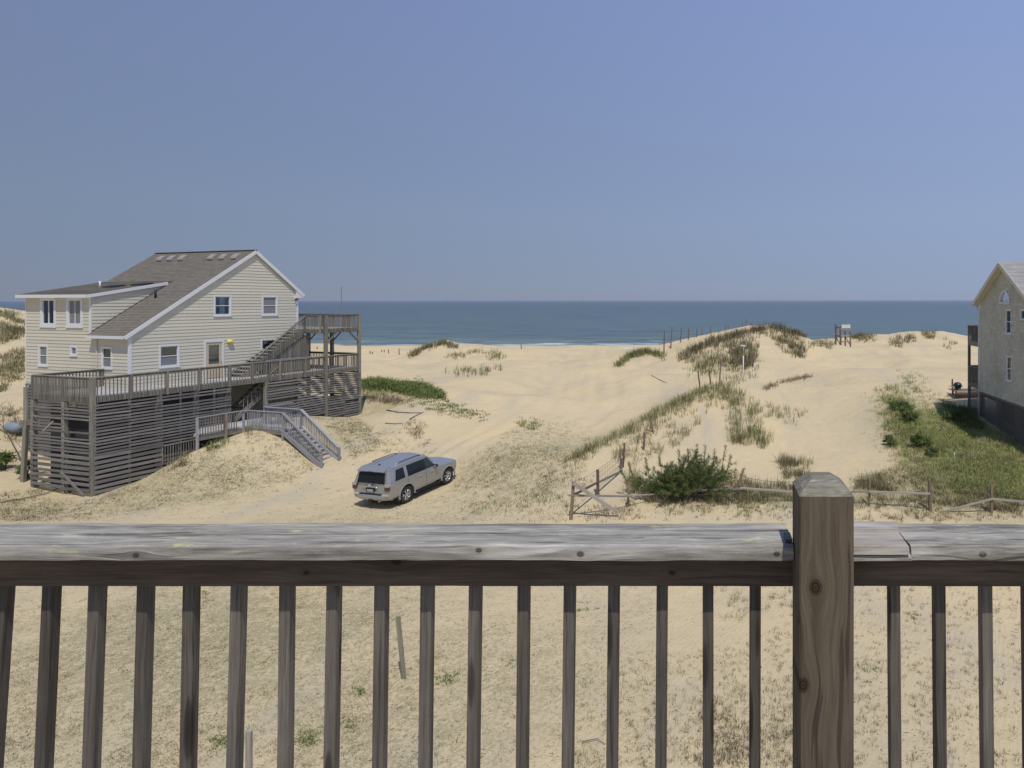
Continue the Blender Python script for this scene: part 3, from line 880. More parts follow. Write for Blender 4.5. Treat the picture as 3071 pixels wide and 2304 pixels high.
# store room under the first floor
b = MB(); b.box(0.05, 9.45, 0.05, 8.2, -0.9, FL - .25)
b.build('lower_wall', M['khaki'], house)
for z in np.arange(-.2, FL - .1, .17):
    beam('lower_slat', house, (-.03, 2.0, z + .06), (-.03, 8.3, z + .06), .025, .12, M['slat'])
for t in (0.0, 4.7, 9.4):
    for s in (4.1, 8.2):
        beam('piling', house, (t, s, -1.0), (t, s, FL - .3), .25, .25, M['pile'])

# ------------------------------------------------------------------ decks round the house
deck = empty('wooden_deck', HO, HR, 'weathered grey two-level deck with slatted skirt and stairs round the cream house', 'deck')
DS, DL, DT0, DT1 = -2.3, 1.9, -2.88, 12.25
bw = .14
k = 0; t = DT0 + .08
while t < DT1 - .05:
    s1 = DL if t < -.05 else (-.06 if t < 9.62 else 8.0)
    beam('deck_board', deck, (t, DS + .02, FL - .019), (t, s1, FL - .019), bw, .036, M['deck_light'])
    t += bw + .008
for a, c in (((DT0, DS, 4.125), (DT1, DS, 4.125)), ((DT0, DS, 4.125), (DT0, DL, 4.125)), ((DT0, DL, 4.125), (-.03, DL, 4.125)), ((DT1, DS, 4.125), (DT1, 8.0, 4.125))):
    beam('fascia', deck, a, c, .04, .25, M['deck'])
for s in (-1.5, -.6):
    beam('joist', deck, (DT0, s, 4.12), (9.5, s, 4.12), .045, .23, M['deck'])
RT = 5.18
railing(deck, (DT1, DS - .02, RT), (DT0, DS - .02, RT), 1.17, .16, M['deck'])
railing(deck, (DT0 - .02, DS, RT), (DT0 - .02, DL, RT), 1.17, .118, M['deck'])
railing(deck, (DT0, DL + .02, RT), (-.05, DL + .02, RT), 1.17, .14, M['deck'])
railing(deck, (DT1 + .02, 3.6, RT), (DT1 + .02, DS, RT), 1.17, .14, M['deck_brown'])
for t in (-1.36, .27, 1.79, 3.4, 4.73, 6.41, 8.1):
    beam('rail_post', deck, (t, DS - .045, FL - .28), (t, DS - .045, RT - .04), .10, .10, M['deck_brown'] if t in (.27, 6.41) else M['deck'], up=(0, 1, 0))
for t, s in ((DT0 - .045, -.35), (DT0 - .045, DL), (-.1, DL + .04)):
    beam('rail_post', deck, (t, s, FL - .28), (t, s, RT - .04), .10, .10, M['deck'], up=(0, 1, 0))
# pilings
for t, s, z1 in ((DT0, DS, RT - .03), (DT0, -.35, 3.98), (DT0, DL, 3.98), (-.05, DS + .1, 4.0), (1.75, DS + .1, 4.0), (3.45, DS + .1, 4.0), (5.6, DS + .05, 4.0), (9.6, DS - .02, 7.76), (DT1, DS, 7.76), (DT1, .05, 6.8), (DT1, 2.15, 6.8), (DT1, 4.4, 6.8), (DT1, 7.9, 6.8), (9.7, .3, 6.8)):
    beam('piling', deck, (t, s, -1.2), (t, s, z1), .19, .19, M['deck_brown'] if s > DS + .2 and t > 9 else M['pile'], up=(0, 1, 0))
# upper deck
UF = 6.9; UT = 7.8; U0 = 9.15
t = U0 + .08
while t < DT1:
    beam('deck_board', deck, (t, DS + .02, UF - .019), (t, (-.06 if t < 9.62 else 8.0), UF - .019), bw, .036, M['deck_light'])
    t += bw + .008
for a, c in (((U0, DS, UF - .145), (DT1, DS, UF - .145)), ((U0, DS, UF - .145), (U0, -1.1, UF - .145)), ((DT1, DS, UF - .145), (DT1, 8, UF - .145)), ((9.66, .5, UF - .145), (9.66, 8, UF - .145))):
    beam('fascia', deck, a, c, .04, .22, M['deck'])
railing(deck, (DT1, DS - .02, UT), (U0, DS - .02, UT), 1.12, .115, M['deck'])
railing(deck, (U0, DS, UT), (U0, -1.1, UT), 1.12, .115, M['deck'])
railing(deck, (DT1 + .02, 3.6, UT), (DT1 + .02, DS, UT), 1.12, .115, M['deck'])
beam('rail_post', deck, (U0, -1.1, UF - .25), (U0, -1.1, UT - .04), .10, .10, M['deck'], up=(0, 1, 0))
beam('rail_post', deck, (U0, DS - .045, UF - .25), (U0, DS - .045, UT - .04), .10, .10, M['deck'], up=(0, 1, 0))
for s0 in (DS, .05, 2.15, 4.4):
    for sg in (-1, 1):
        if s0 == DS and sg < 0: continue
        beam('knee_brace', deck, (DT1, s0 + sg * .08, UF - .95), (DT1, s0 + sg * .85, UF - .27), .045, .10, M['deck_brown'], up=(1, 0, 0))
for t0, sg in ((9.6, 1), (DT1, -1)):
    beam('knee_brace', deck, (t0 + sg * .08, DS, UF - .95), (t0 + sg * .8, DS, UF - .27), .045, .10, M['deck'], up=(0, 1, 0))
fp = MB().tube([(10.72, DS - .10, 6.9), (10.72, DS - .10, 9.6)], .022, 8).build('flag_pole', M['deck'], deck)
# stair from the lower to the upper deck, against the gable wall
N = 14; st0, st1 = 5.05, 8.95
for i in range(N):
    z = FL + (UF - FL) * (i + 1) / (N + 1); t = st0 + (st1 - st0) * i / N
    beam('tread', deck, (t + .14, -1.12, z), (t + .14, -.12, z), .27, .04, M['deck_light'])
for s in (-1.14, -.10):
    beam('stringer', deck, (st0 - .05, s, FL - .02), (st1 + .15, s, UF - .13), .04, .26, M['deck'])
railing(deck, (U0 + .02, -1.16, UT - .02), (st0 + .55, -1.16, 5.16), .98, .15, M['deck'], sub=False, bname='stair_baluster')
beam('rail_post', deck, (st0 + .5, -1.16, FL), (st0 + .5, -1.16, 5.12), .09, .09, M['deck'], up=(0, 1, 0))
nb = 26
for i in range(nb):                      # boards closing the space under the stair
    t = st0 + 1.2 + (9.45 - st0 - 1.2) * i / nb
    zt = FL + (min(t, st1) - st0) * (UF - FL) / (st1 + .2 - st0) - .28
    if zt > FL + .1:
        beam('under_stair_board', deck, (t + .06, -1.09, FL), (t + .06, -1.09, zt), .118, .02, M['deck'], up=(0, 1, 0))
railing(deck, (9.3, -1.45, RT - .02), (6.3, -1.45, RT - .02), .9, .15, M['deck'], cap_mat=M['stair'])
# slatted skirt: every slat a board of its own, some lost, some sagging
def skirt(axis, fixed, a0, a1, z0, z1, pitch, h, zfun=None, gaps=(), supports=()):
    z = z1 - h / 2
    while z > z0:
        lost = any(g0 < z < g1 for g0, g1 in gaps)
        cuts = [a0] + [c for c in supports if a0 + .2 < c < a1 - .2] + [a1]
        for c0, c1 in zip(cuts[:-1], cuts[1:]):
            if lost or random.random() < .02: continue
            base = zfun((c0 + c1) / 2) if zfun else -9
            if z < base - .05: continue
            e0 = random.uniform(-.015, .015); e1 = random.uniform(-.015, .015)
            if random.random() < .10: e1 -= random.uniform(.02, .07)
            hh = h * random.choice((1, 1, 1, .93, .86))
            o = random.uniform(-.004, .006)
            if axis == 't':
                beam('slat', deck, (c0 - .02, fixed - .03 - o, z + e0), (c1 + .02, fixed - .03 - o, z + e1), .024, hh, M['slat'])
            else:
                beam('slat', deck, (fixed - .03 - o, c0 - .02, z + e0), (fixed - .03 - o, c1 + .02, z + e1), .024, hh, M['slat'])
        z -= pitch
gl = lambda t: gz(hw(t, DS).x, hw(t, DS).y) + .02
skirt('t', DS - .06, DT0, 0.0, 1.55, 3.93, .152, .086, None, (), (-1.4,))
skirt('t', DS - .06, 0.0, 3.45, 1.35, 3.93, .152, .086, None, ((3.46, 3.62),), (1.75,))
skirt('t', DS - .09, DT0, 0.0, -.35, 1.55, .225, .14, None, (), (-1.4,))
skirt('t', DS - .06, 0.0, 1.75, .3, 1.35, .19, .10, gl, ((1.18, 1.32),), ())
skirt('t', DS - .06, 5.6, DT1, .9, 3.93, .152, .094, gl, (), (7.6, 9.6, 11.0))
skirt('s', DT0 - .06, DS, DL, 1.55, 3.72, .152, .086, None, ((3.02, 3.20),), (-.35,))
skirt('s', DT0 - .09, DS, DL, -.1, 1.55, .24, .14, None, (), (-.35,))
skirt('s', DT1 + .1, DS, 5.0, .9, 3.93, .14, .105, None, (), (.05, 2.15))
beam('loose_slat', deck, (DT0 - .14, -.30, .72), (DT0 - .16, -1.95, -.22), .03, .14, M['slat'])
beam('loose_slat', deck, (DT0 - .10, -.4, 3.34), (DT0 - .10, 1.2, 3.30), .02, .08, M['slat'])
beam('loose_slat', deck, (DT0 - .10, .3, 3.05), (DT0 - .12, 1.0, 2.55), .02, .05, M['deck_light'])
for t in (-1.4, 0.0, .9, 1.75, 2.6, 3.45, 5.6, 7.6, 11.0):
    beam('skirt_stud', deck, (t, DS - .02, -.6), (t, DS - .02, 4.0), .09, .04, M['slat'], up=(0, 1, 0))
for i in range(15):                      # upright pickets nailed over the gap by the entry
    t = -.02 + i * .125
    beam('picket', deck, (t + random.uniform(-.02, .02), DS - .13, max(gl(t), .35 + random.choice((0, 0, .12))) + .05), (t, DS - .13, 1.38 + .0 * i), .045, .025, M['slat'], up=(0, 1, 0))
ib = MB(); ib.box(-2.3, 3.2, -1.72, -1.68, -.6, 3.95).box(-2.32, -2.28, -1.7, 1.75, -.6, 3.6)  # dark sheets added behind the slats so the gaps look shaded
ib.build('slat_gap_shade', M['core'], deck)
# back stair under the deck
for i in range(10):
    z = 2.05 + (FL - 2.05) * (i + .5) / 10; t = 4.1 + 2.6 * i / 10
    beam('tread', deck, (t, -1.9, z), (t, -.9, z), .24, .035, M['deck'])
for s in (-1.95, -.87):
    beam('stringer', deck, (3.9, s, 1.95), (6.8, s, FL - .1), .04, .24, M['deck'])
railing(deck, (6.6, -1.98, 5.0 - .2), (4.2, -1.98, 2.95), .85, .3, M['deck_brown'], sub=False, bname='stair_baluster')

# ------------------------------------------------------------------ boardwalk and steps down to the sand
walk = empty('boardwalk_steps', HO, HR, 'blue-grey boardwalk and railed steps leading down to the sand', 'steps')
WF = 2.02; WT = 2.93
t = .36
while t < 5.4:
    beam('walk_board', walk, (t, -4.35, WF - .02), (t, min(-2.45, -4.25 + max(t - .25, 0) / 1.5 * 1.8), WF - .02), .14, .036, M['deck_light']); t += .148
s = -4.42
while s > -7.0:
    beam('walk_board', walk, (2.72, s, WF - .02), (3.82, s, WF - .02), .14, .036, M['deck_light']); s -= .148
for a, c in (((.25, -4.4, WF - .15), (2.74, -4.4, WF - .15)), ((2.74, -4.4, WF - .15), (2.74, -7.05, WF - .15)), ((3.82, -4.4, WF - .15), (3.82, -7.05, WF - .15)), ((3.82, -4.4, WF - .15), (5.5, -4.4, WF - .15)), ((1.75, -2.45, WF - .15), (5.5, -2.45, WF - .15))):
    beam('fascia', walk, a, c, .04, .22, M['deck'])
railing(walk, (2.36, -4.42, WT), (.25, -4.42, WT), .92, .13, M['deck'], cap_mat=M['stair'])
beam('rail_cap', walk, (2.40, -4.42, WT - .02), (2.74, -4.55, WT - .02), .14, .038, M['stair'])
railing(walk, (2.74, -7.0, WT), (2.74, -4.5, WT), .92, .12, M['stair'])
railing(walk, (3.82, -4.38, WT), (3.82, -7.0, WT), .92, .12, M['stair'])
railing(walk, (3.84, -4.4, WT), (5.5, -4.4, WT), .92, .13, M['stair'])
for t, s in ((1.67, -4.46), (.25, -4.46), (2.74, -7.03), (3.82, -7.03), (3.82, -4.4), (2.6, -4.46)):
    beam('rail_post', walk, (t, s, .4), (t, s, WT - .04), .12 if t == 1.67 else .09, .12 if t == 1.67 else .09, M['deck_brown'] if t == 1.67 else M['stair'], up=(0, 1, 0))
SB = -9.58                               # foot of the steps
def gl2(t, s): return gz(hw(t, s).x, hw(t, s).y)
foot = gl2(3.3, SB)
n = 9
for i in range(n):
    z = WF - (WF - foot) * (i + 1) / (n + .35); s = -7.05 + (SB + .2 + 7.05) * (i + .5) / n
    beam('tread', walk, (2.76, s, z), (3.80, s, z), .28, .04, M['deck_light'])
    beam('riser', walk, (2.78, s - .13, z - .10), (3.78, s - .13, z - .10), .02, .10, M['deck'])
for t in (2.74, 3.82):
    beam('stringer', walk, (t, -7.0, WF - .10), (t, SB + .05, foot + .02), .04, .24, M['stair'])
    railing(walk, (t, -7.02, WT), (t, SB, foot + .75), .80, .135, M['stair'], cap=(.15, .045), sub=True)
    beam('rail_post', walk, (t, SB - .02, foot - .4), (t, SB - .02, foot + .72), .11, .11, M['stair'], up=(0, 1, 0))

# ------------------------------------------------------------------ shingled house on the right
C2 = Vector((14.7, 36.0, 0)); R2 = R(-1.4)
h2 = empty('shingled_house', C2, R2, 'grey cedar-shake house with arched gable window and lattice skirt', 'house')
S2 = lambda a, z, d: (-d, a, z)
F2, EV2, PKY, PKZ, W2 = 3.86, 8.50, -3.23, 10.62, -6.46
m2 = (PKZ - 8.57) / 3.48
rf2 = lambda y: PKZ - m2 * abs(y - PKY)
holes2 = [(-3.93, -3.24, 7.07, 8.28), (-4.0, -3.36, 4.78, 6.02), (-5.75, -4.88, 7.80, 8.30)]
sh = []
k = 0; z = F2 - .04
while z < 10.4:
    y = W2 + .02 + random.uniform(0, .1)
    while y < -.02:
        wd = random.uniform(.12, .30)
        y1 = min(y + wd, -.02)
        ok = z + .05 < rf2((y + y1) / 2) - .16 and not any(h0 + .0 < (y + y1) / 2 < h1 - .0 and g0 - .03 < z + .10 < g1 + .0 for h0, h1, g0, g1 in holes2) and not (math.hypot((y + y1) / 2 + 3.15, z + .06 - 8.62) < .58 and z + .1 > 8.6)
        if ok: sh.append((y, y1, z + random.uniform(-.008, .008), min(z + .19, rf2((y + y1) / 2) - .12)))
        y = y1 + .006
    z += .178
def shake(mb, y, y1, z, z1):
    j = random.uniform(.032, .046)
    mb.add([(-j, y, z), (-j, y1, z), (-.006, y1, z1), (-.006, y, z1), (.01, y, z), (.01, y1, z), (.01, y1, z1), (.01, y, z1)],
           [(0, 1, 2, 3), (7, 6, 5, 4), (0, 4, 5, 1), (1, 5, 6, 2), (2, 6, 7, 3), (3, 7, 4, 0)])
seen = [s for s in sh if s[0] > -5.3]
near = sorted(seen, key=lambda s: -(s[1] - s[0]) / (36 + s[0]))[:299]
nearset = set(near)
rest = MB()
for s in sh:
    if s in nearset:
        mb = MB(); shake(mb, *s); mb.build('shake', M['shake'], h2)
    else: shake(rest, *s)
tag(rest.build('shakes', M['shake'], h2), kind='stuff')
MB().prism([(W2, F2 - .3), (0, F2 - .3), (0, rf2(0) - .12), (PKY, PKZ - .14), (W2, rf2(W2) - .12)], 'x', 0.09, 8.0).build('wall', M['core'], h2)
e1 = Vector((0, -1, m2)); e2 = Vector((0, 1, m2))
run2 = 3.48 * math.hypot(1, m2)
roof_panel(h2, 'roof_slope', (-.35, PKY - 3.48, PKZ - m2 * 3.48), (1, 0, 0), e2, 8.7, run2, M['roof2'], seed=7)
roof_panel(h2, 'roof_slope', (8.35, PKY + 3.48, PKZ - m2 * 3.48), (-1, 0, 0), e1, 8.7, run2, M['roof2'], seed=8)
for sg in (-1, 1):
    beam('bargeboard', h2, (-.36, PKY, PKZ - .11), (-.36, PKY + sg * 3.48, PKZ - m2 * 3.48 - .11), .03, .19, M['cream_trim'])
MB().prism([(PKY - 3.46, PKZ - m2 * 3.46 - .13), (PKY, PKZ - .13), (PKY + 3.46, PKZ - m2 * 3.46 - .13), (PKY + 3.46, PKZ - m2 * 3.46 - .15), (PKY, PKZ - .15), (PKY - 3.46, PKZ - m2 * 3.46 - .15)], 'x', -.34, 0).build('soffit', M['cream_trim'], h2)
MB().tube([(.9, PKY - 1.2, rf2(PKY - 1.2) - .05), (.9, PKY - 1.2, rf2(PKY - 1.2) + .45)], .04, 8).build('plumbing_vent', M['white'], h2)
MB().box(.7, 1.1, PKY - 1.75, PKY - 1.45, rf2(PKY - 1.6) - .05, rf2(PKY - 1.6) + .16).build('roof_vent', M['dark_metal'], h2)
beam('corner_board', h2, (-.012, .0, F2 - .1), (-.012, .0, rf2(0) - .15), .05, .10, M['white'], up=(0, 1, 0))
MB().tube([(-.10, .25, 8.45), (-.12, .12, 8.30), (-.09, .02, 8.15), (-.09, .02, 1.9)], .036, 8).build('downspout', M['white'], h2, smooth=True)
window(h2, S2, -3.93, -3.24, 7.07, 8.28, 'hung', .05)
window(h2, S2, -4.0, -3.36, 4.78, 6.02, 'hung', .05)
window(h2, S2, -5.75, -4.88, 7.80, 8.30, 'fixed', .05)
# arched window
ar = MB(); cy, cz, ra, rb = -3.15, 8.62, .60, .60
o = [(cy + ra * math.cos(a), cz + rb * math.sin(a)) for a in np.linspace(0, math.pi, 17)]
i_ = [(cy + (ra - .07) * math.cos(a), cz + (rb - .07) * math.sin(a)) for a in np.linspace(0, math.pi, 17)]
for k in range(16):
    vs = [S2(*p, dd) for dd in (-.06, .05) for p in (o[k], o[k + 1], i_[k + 1], i_[k])]
    ar.add(vs, [(0, 1, 2, 3), (7, 6, 5, 4), (0, 4, 5, 1), (1, 5, 6, 2), (2, 6, 7, 3), (3, 7, 4, 0)])
slab3(ar, S2, cy - ra, cy + ra, cz - .07, cz, -.06, .06)
aw = ar.build('window', M['white'], h2)
MB().add([S2(*p, -.03) for p in i_], [tuple(range(17))]).build('pane', M['glass'], aw)
# porches on the sea side
def porch(zf_, zr):
    beam('fascia', h2, (0, 1.75, zf_ - .15), (3.2, 1.75, zf_ - .15), .04, .26, M['deck'])
    beam('fascia', h2, (-.02, 0.05, zf_ - .15), (-.02, 1.75, zf_ - .15), .04, .26, M['deck'])
    for k in range(12):
        beam('porch_board', h2, (0, .1 + k * .146, zf_ - .02), (3.2, .1 + k * .146, zf_ - .02), .14, .036, M['deck_light'])
    railing(h2, (0, 0.06, zr), (0, 1.74, zr), .88, .13, M['deck'])
    railing(h2, (0, 1.74, zr), (3.2, 1.74, zr), .88, .13, M['deck'])
porch(6.47, 7.33); porch(4.18, 5.05)
for x, y in ((.02, 1.72), (3.1, 1.72)):
    beam('porch_post', h2, (x, y, 1.2), (x, y, 7.30), .13, .13, M['deck'], up=(0, 1, 0))
# lattice skirt
la = MB()
def lattice(to3, a0, a1, z0, z1, pitch=.13, wdt=.040):
    for sg, dep in ((1, .012), (-1, .026)):
        c = a0 - (z1 - z0)
        while c < a1 + (z1 - z0):
            p, q = ((c, z0), (c + (z1 - z0), z1)) if sg > 0 else ((c, z1), (c + (z1 - z0), z0))
            if q[0] > a0 and p[0] < a1:
                f = lambda x: (x, p[1] + (q[1] - p[1]) * (x - p[0]) / (q[0] - p[0]))
                pp = f(max(p[0], a0)); qq = f(min(q[0], a1))
                hw_ = wdt * .707
                vs = [to3(pp[0], pp[1] - hw_, dep), to3(qq[0], qq[1] - hw_, dep), to3(qq[0], qq[1] + hw_, dep), to3(pp[0], pp[1] + hw_, dep),
                      to3(pp[0], pp[1] - hw_, dep - .01), to3(qq[0], qq[1] - hw_, dep - .01), to3(qq[0], qq[1] + hw_, dep - .01), to3(pp[0], pp[1] + hw_, dep - .01)]
                la.add(vs, [(0, 1, 2, 3), (7, 6, 5, 4), (0, 4, 5, 1), (2, 6, 7, 3)])
            c += pitch * 1.414
lattice(S2, W2, 0, 1.5, 3.86); lattice(S2, .0, 1.7, 1.5, 3.95)
lo = la.build('lattice', M['slat'], h2); tag(lo, kind='stuff')
for y in (W2, -4.3, -2.1, .02):
    beam('piling', h2, (.12, y, 1.0), (.12, y, F2), .18, .18, M['pile'], up=(0, 1, 0))
beam('skirt_board', h2, (-.02, W2, F2 - .09), (-.02, 0, F2 - .09), .03, .12, M['slat'])
MB().box(.8, 7.5, W2 + .3, -.3, 1.0, F2 - .2).build('lattice_dark_box', M['core'], h2)  # dark box added behind the lattice, interior shade put into its colour
# ------------------------------------------------------------------ foreground: railing of the deck we stand on
def fg_wood(name, L, Pn, knots, stops, lichen=0.0, along=1.6, across=34.0, ring=1.0, bump=0.5, stain=None, crack=0.5, rowrand=False):
    """L: grain axis index, Pn: face axis index; knots: (pos along grain, pos across, size along, size across)"""
    t = NT(name)
    co = t.coord()
    ax = list(t.sep(co)[:3])
    l = ax[L]; p = ax[Pn]; q = ax[3 - L - Pn]
    if rowrand:
        r = t.rand(); l = t.math('ADD', l, t.math('MULTIPLY', r, 37.0)); q = t.math('ADD', q, t.math('MULTIPLY', r, 11.0))
    wob = t.noise(t.comb(t.math('MULTIPLY', l, 3.0), t.math('MULTIPLY', p, 9.0), t.math('MULTIPLY', q, 9.0)), 1.0, 3, 0.5)
    p2 = t.math('ADD', p, t.math('MULTIPLY', t.math('SUBTRACT', wob, 0.5), 0.022))
    core = None
    for kl, kp, al, ap in knots:
        dl = t.math('DIVIDE', t.math('SUBTRACT', ax[L], kl), al); dp = t.math('DIVIDE', t.math('SUBTRACT', ax[Pn], kp), ap)
        r2 = t.math('ADD', t.math('MULTIPLY', dl, dl), t.math('MULTIPLY', dp, dp))
        wgt = t.math('POWER', 2.718, t.math('MULTIPLY', r2, -1.0))
        p2 = t.math('SUBTRACT', p2, t.math('MULTIPLY', t.math('SUBTRACT', p2, kp), t.math('MULTIPLY', wgt, 0.92)))
        rr = t.math('SQRT', t.math('ADD', t.math('MULTIPLY', t.math('MULTIPLY', dl, dl), (al / ap) ** 2 * .55), t.math('MULTIPLY', dp, dp)))
        rg = t.math('ADD', t.ramp(rr, [(0.0, 0.75), (0.14, 1.0), (0.26, 0.9), (0.34, 0.25), (0.46, 0.0)]), t.math('MULTIPLY', t.math('MULTIPLY', t.math('SINE', t.math('MULTIPLY', rr, 44.0)), 0.22), t.ramp(rr, [(0.2, 1.0), (0.8, 0.0)])))
        core = rg if core is None else t.math('MAXIMUM', core, rg)
    vec = t.comb(t.math('MULTIPLY', l, along), t.math('MULTIPLY', p2, across), t.math('MULTIPLY', q, across * .8))
    g1 = t.noise(vec, 1.0, 6, 0.65, 0.15)
    g2 = t.noise(vec, 3.6, 5, 0.68)
    lines = t.math('ADD', t.math('MULTIPLY', g1, 0.54), t.math('MULTIPLY', g2, 0.46))
    c = t.ramp(lines, stops)
    broad = t.noise(t.comb(t.math('MULTIPLY', l, 2.4), t.math('MULTIPLY', p, 7.0), t.math('MULTIPLY', q, 7.0)), 1.0, 4, 0.6)
    c = t.mix(t.ramp(broad, [(0.38, 0.0), (0.66, 0.55)]), c, stain or tuple(x * .6 for x in stops[1][1]))
    # drying cracks follow the grain
    ck = t.noise(t.comb(t.math('MULTIPLY', l, along * 1.1), t.math('MULTIPLY', p2, across * 1.5), t.math('MULTIPLY', q, across * 1.1)), 1.0, 2, 0.5)
    cr = t.ramp(ck, [(0.33, 1.0), (0.375, 0.0)])
    c = t.mix(t.math('MULTIPLY', cr, crack), c, tuple(x * .22 for x in stops[1][1]))
    h = t.math('SUBTRACT', lines, t.math('MULTIPLY', cr, 0.5))
    if core is not None:
        c = t.mix(t.math('MULTIPLY', core, 0.85, clamp=True), c, tuple(x * k for x, k in zip(stops[0][1], (.75, .6, .5))))
        h = t.math('SUBTRACT', h, t.math('MULTIPLY', core, .25))
    if lichen:
        ln = t.noise(t.comb(t.math('MULTIPLY', l, 6.0), t.math('MULTIPLY', p, 22.0), t.math('MULTIPLY', q, 20.0)), 1.0, 6, 0.7)
        nz = t.sep(t.n('NewGeometry').outputs['Normal'])[2]
        f = t.math('MULTIPLY', t.ramp(ln, [(0.60, 0.0), (0.66, lichen)]), t.ramp(nz, [(0.0, .35), (0.6, 1.0)]))
        c = t.mix(f, c, (0.50, 0.475, 0.24))
        ln2 = t.noise(t.comb(t.math('MULTIPLY', l, 4.0), t.math('MULTIPLY', p, 30.0), t.math('MULTIPLY', q, 26.0)), 1.3, 6, 0.7)
        c = t.mix(t.math('MULTIPLY', t.ramp(ln2, [(0.57, 0.0), (0.66, .42)]), t.ramp(nz, [(0.0, .3), (0.6, 1.0)])), c, (0.60, 0.585, 0.54))
    fine = t.noise(co, 260, 3, 0.6)
    c = t.mix(0.25, c, t.ramp(fine, [(0.3, .3), (0.7, .7)]), 'SOFT_LIGHT')
    if rowrand:
        kv = t.voronoi(t.comb(t.math('MULTIPLY', l, 2.1), t.math('MULTIPLY', p, 16.0), t.math('MULTIPLY', q, 16.0)), 1.0)
        kc = t.ramp(kv, [(0.05, 1.0), (0.17, 0.75), (0.22, 0.0)])
        c = t.mix(t.math('MULTIPLY', kc, .85), c, (.022, .017, .013))
        br = t.math('ADD', t.math('MULTIPLY', t.rand(), 0.45), 0.76)
        c = t.mix(1.0, c, t.comb(br, br, t.math('MULTIPLY', br, 1.0)), 'MULTIPLY')
    return t.fin(c, 0.86, t.bump(h, bump, 0.004), spec=0.18)

GREY = [(0.35, (0.055, 0.046, 0.034)), (0.43, (0.21, 0.19, 0.155)), (0.53, (0.375, 0.35, 0.30)), (0.64, (0.55, 0.525, 0.475))]
BRN = [(0.26, (0.062, 0.045, 0.033)), (0.46, (0.165, 0.13, 0.10)), (0.70, (0.26, 0.215, 0.17))]
BAL = [(0.33, (0.045, 0.036, 0.028)), (0.45, (0.125, 0.106, 0.085)), (0.66, (0.225, 0.20, 0.165))]
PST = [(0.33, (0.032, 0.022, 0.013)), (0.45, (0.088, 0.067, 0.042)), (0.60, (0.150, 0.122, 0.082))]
rail0 = empty('deck_railing', (0, 1.8, 7.1), 0, 'weathered wooden deck railing with balusters and big post in the foreground', 'railing')
# railing-local axes: x along the rail, y away from us, z up.  Cap top at z 0.937
CT = 0.937
def rough_board(x0, x1, y0, y1, z0, z1, nx, seed, amp=.0022, round_=.006):
    """a weathered board: rounded, slightly wandering edges"""
    ring = [(y0, z0, -1, -1), (y0 - .000, (z0 + z1) / 2, -1, 0), (y0, z1, -1, 1), (y0 + .012, z1, 0, 1), (y0 + .05, z1, 0, 1), ((y0 + y1) / 2, z1, 0, 1), (y1 - .03, z1, 0, 1), (y1, z1, 1, 1), (y1, z0, 1, -1)]
    prof = []
    for (y, z, a, b_) in ring:
        prof.append((y - (round_ if a > 0 and b_ > 0 else (-round_ * .6 if a < 0 and b_ > 0 else 0)), z - (round_ * .5 if a and b_ > 0 else 0)))
    n = len(prof); vs = []; fs = []
    xs = np.linspace(x0, x1, nx)
    for i, x in enumerate(xs):
        for j, (y, z) in enumerate(prof):
            e = 1 if j in (0, 1, 2, 3) else .5
            dy = amp * e * float(fbm(np.array([x * 9 + 7]), np.array([j * 1.7 + seed]), seed, 3)[0])
            dz = amp * float(fbm(np.array([x * 7 + 3]), np.array([j * 2.3 + seed * 2]), seed + 9, 3)[0])
            vs.append((x, y + dy, z + dz))
    for i in range(nx - 1):
        for j in range(n):
            k = (j + 1) % n
            fs.append((i * n + j, i * n + k, (i + 1) * n + k, (i + 1) * n + j))
    fs.append(tuple(range(n))); fs.append(tuple((nx - 1) * n + j for j in range(n - 1, -1, -1)))
    return MB().add(vs, fs)
PX0, PX1 = .2337, .3737                 # big post
capm = fg_wood('grey_cap_board_wood', 0, 2, [(-1.545, .912, .07, .022), (-.62, .925, .10, .02), (-.345, .915, .08, .024), (.185, .915, .055, .022), (.74, .915, .10, .026)], GREY, lichen=.75, bump=.7, stain=(.20, .195, .18))
rough_board(-2.6, PX0 - .003, 0.0, .20, CT - .038, CT, 260, 5, .0038).build('cap_board', capm, rail0, smooth=False)
rcap = rough_board(.548, 2.2, -.002, .20, CT - .038, CT, 150, 8, .0036)
rcap.build('cap_board', capm, rail0)
rough_board(PX1 + .003, .5475, -.006, .20, CT - .038, CT - .022, 12, 12).build('notched_cap_end', capm, rail0)
patch_m = fg_wood('patch_board_wood', 0, 2, [], [(0.24, (0.11, 0.09, 0.07)), (0.44, (0.32, 0.27, 0.22)), (0.58, (0.45, 0.42, 0.385)), (0.72, (0.55, 0.54, 0.53))], lichen=.4, bump=.7)
pb = MB().add([(PX1 + .004, -.010, CT - .019), (.541, -.010, CT - .019), (.5455, .10, CT - .019), (.568, .20, CT - .019), (PX1 + .004, .20, CT - .019),
               (PX1 + .004, -.006, CT + .001), (.540, -.006, CT + .001), (.5445, .10, CT + .001), (.567, .20, CT + .001), (PX1 + .004, .20, CT + .001)],
              [(4, 3, 2, 1, 0), (5, 6, 7, 8, 9), (0, 1, 6, 5), (1, 2, 7, 6), (2, 3, 8, 7), (3, 4, 9, 8), (4, 0, 5, 9)])
pb.build('patch_board', patch_m, rail0)
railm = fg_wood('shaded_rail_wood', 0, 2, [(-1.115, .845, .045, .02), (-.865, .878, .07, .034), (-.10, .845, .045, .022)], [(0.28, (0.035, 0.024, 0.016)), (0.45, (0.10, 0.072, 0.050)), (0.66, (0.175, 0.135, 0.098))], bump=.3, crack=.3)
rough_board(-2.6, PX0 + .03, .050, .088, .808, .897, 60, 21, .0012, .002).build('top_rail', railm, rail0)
rough_board(PX1 - .03, 2.2, .050, .088, .808, .897, 40, 22, .0012, .002).build('top_rail', railm, rail0)
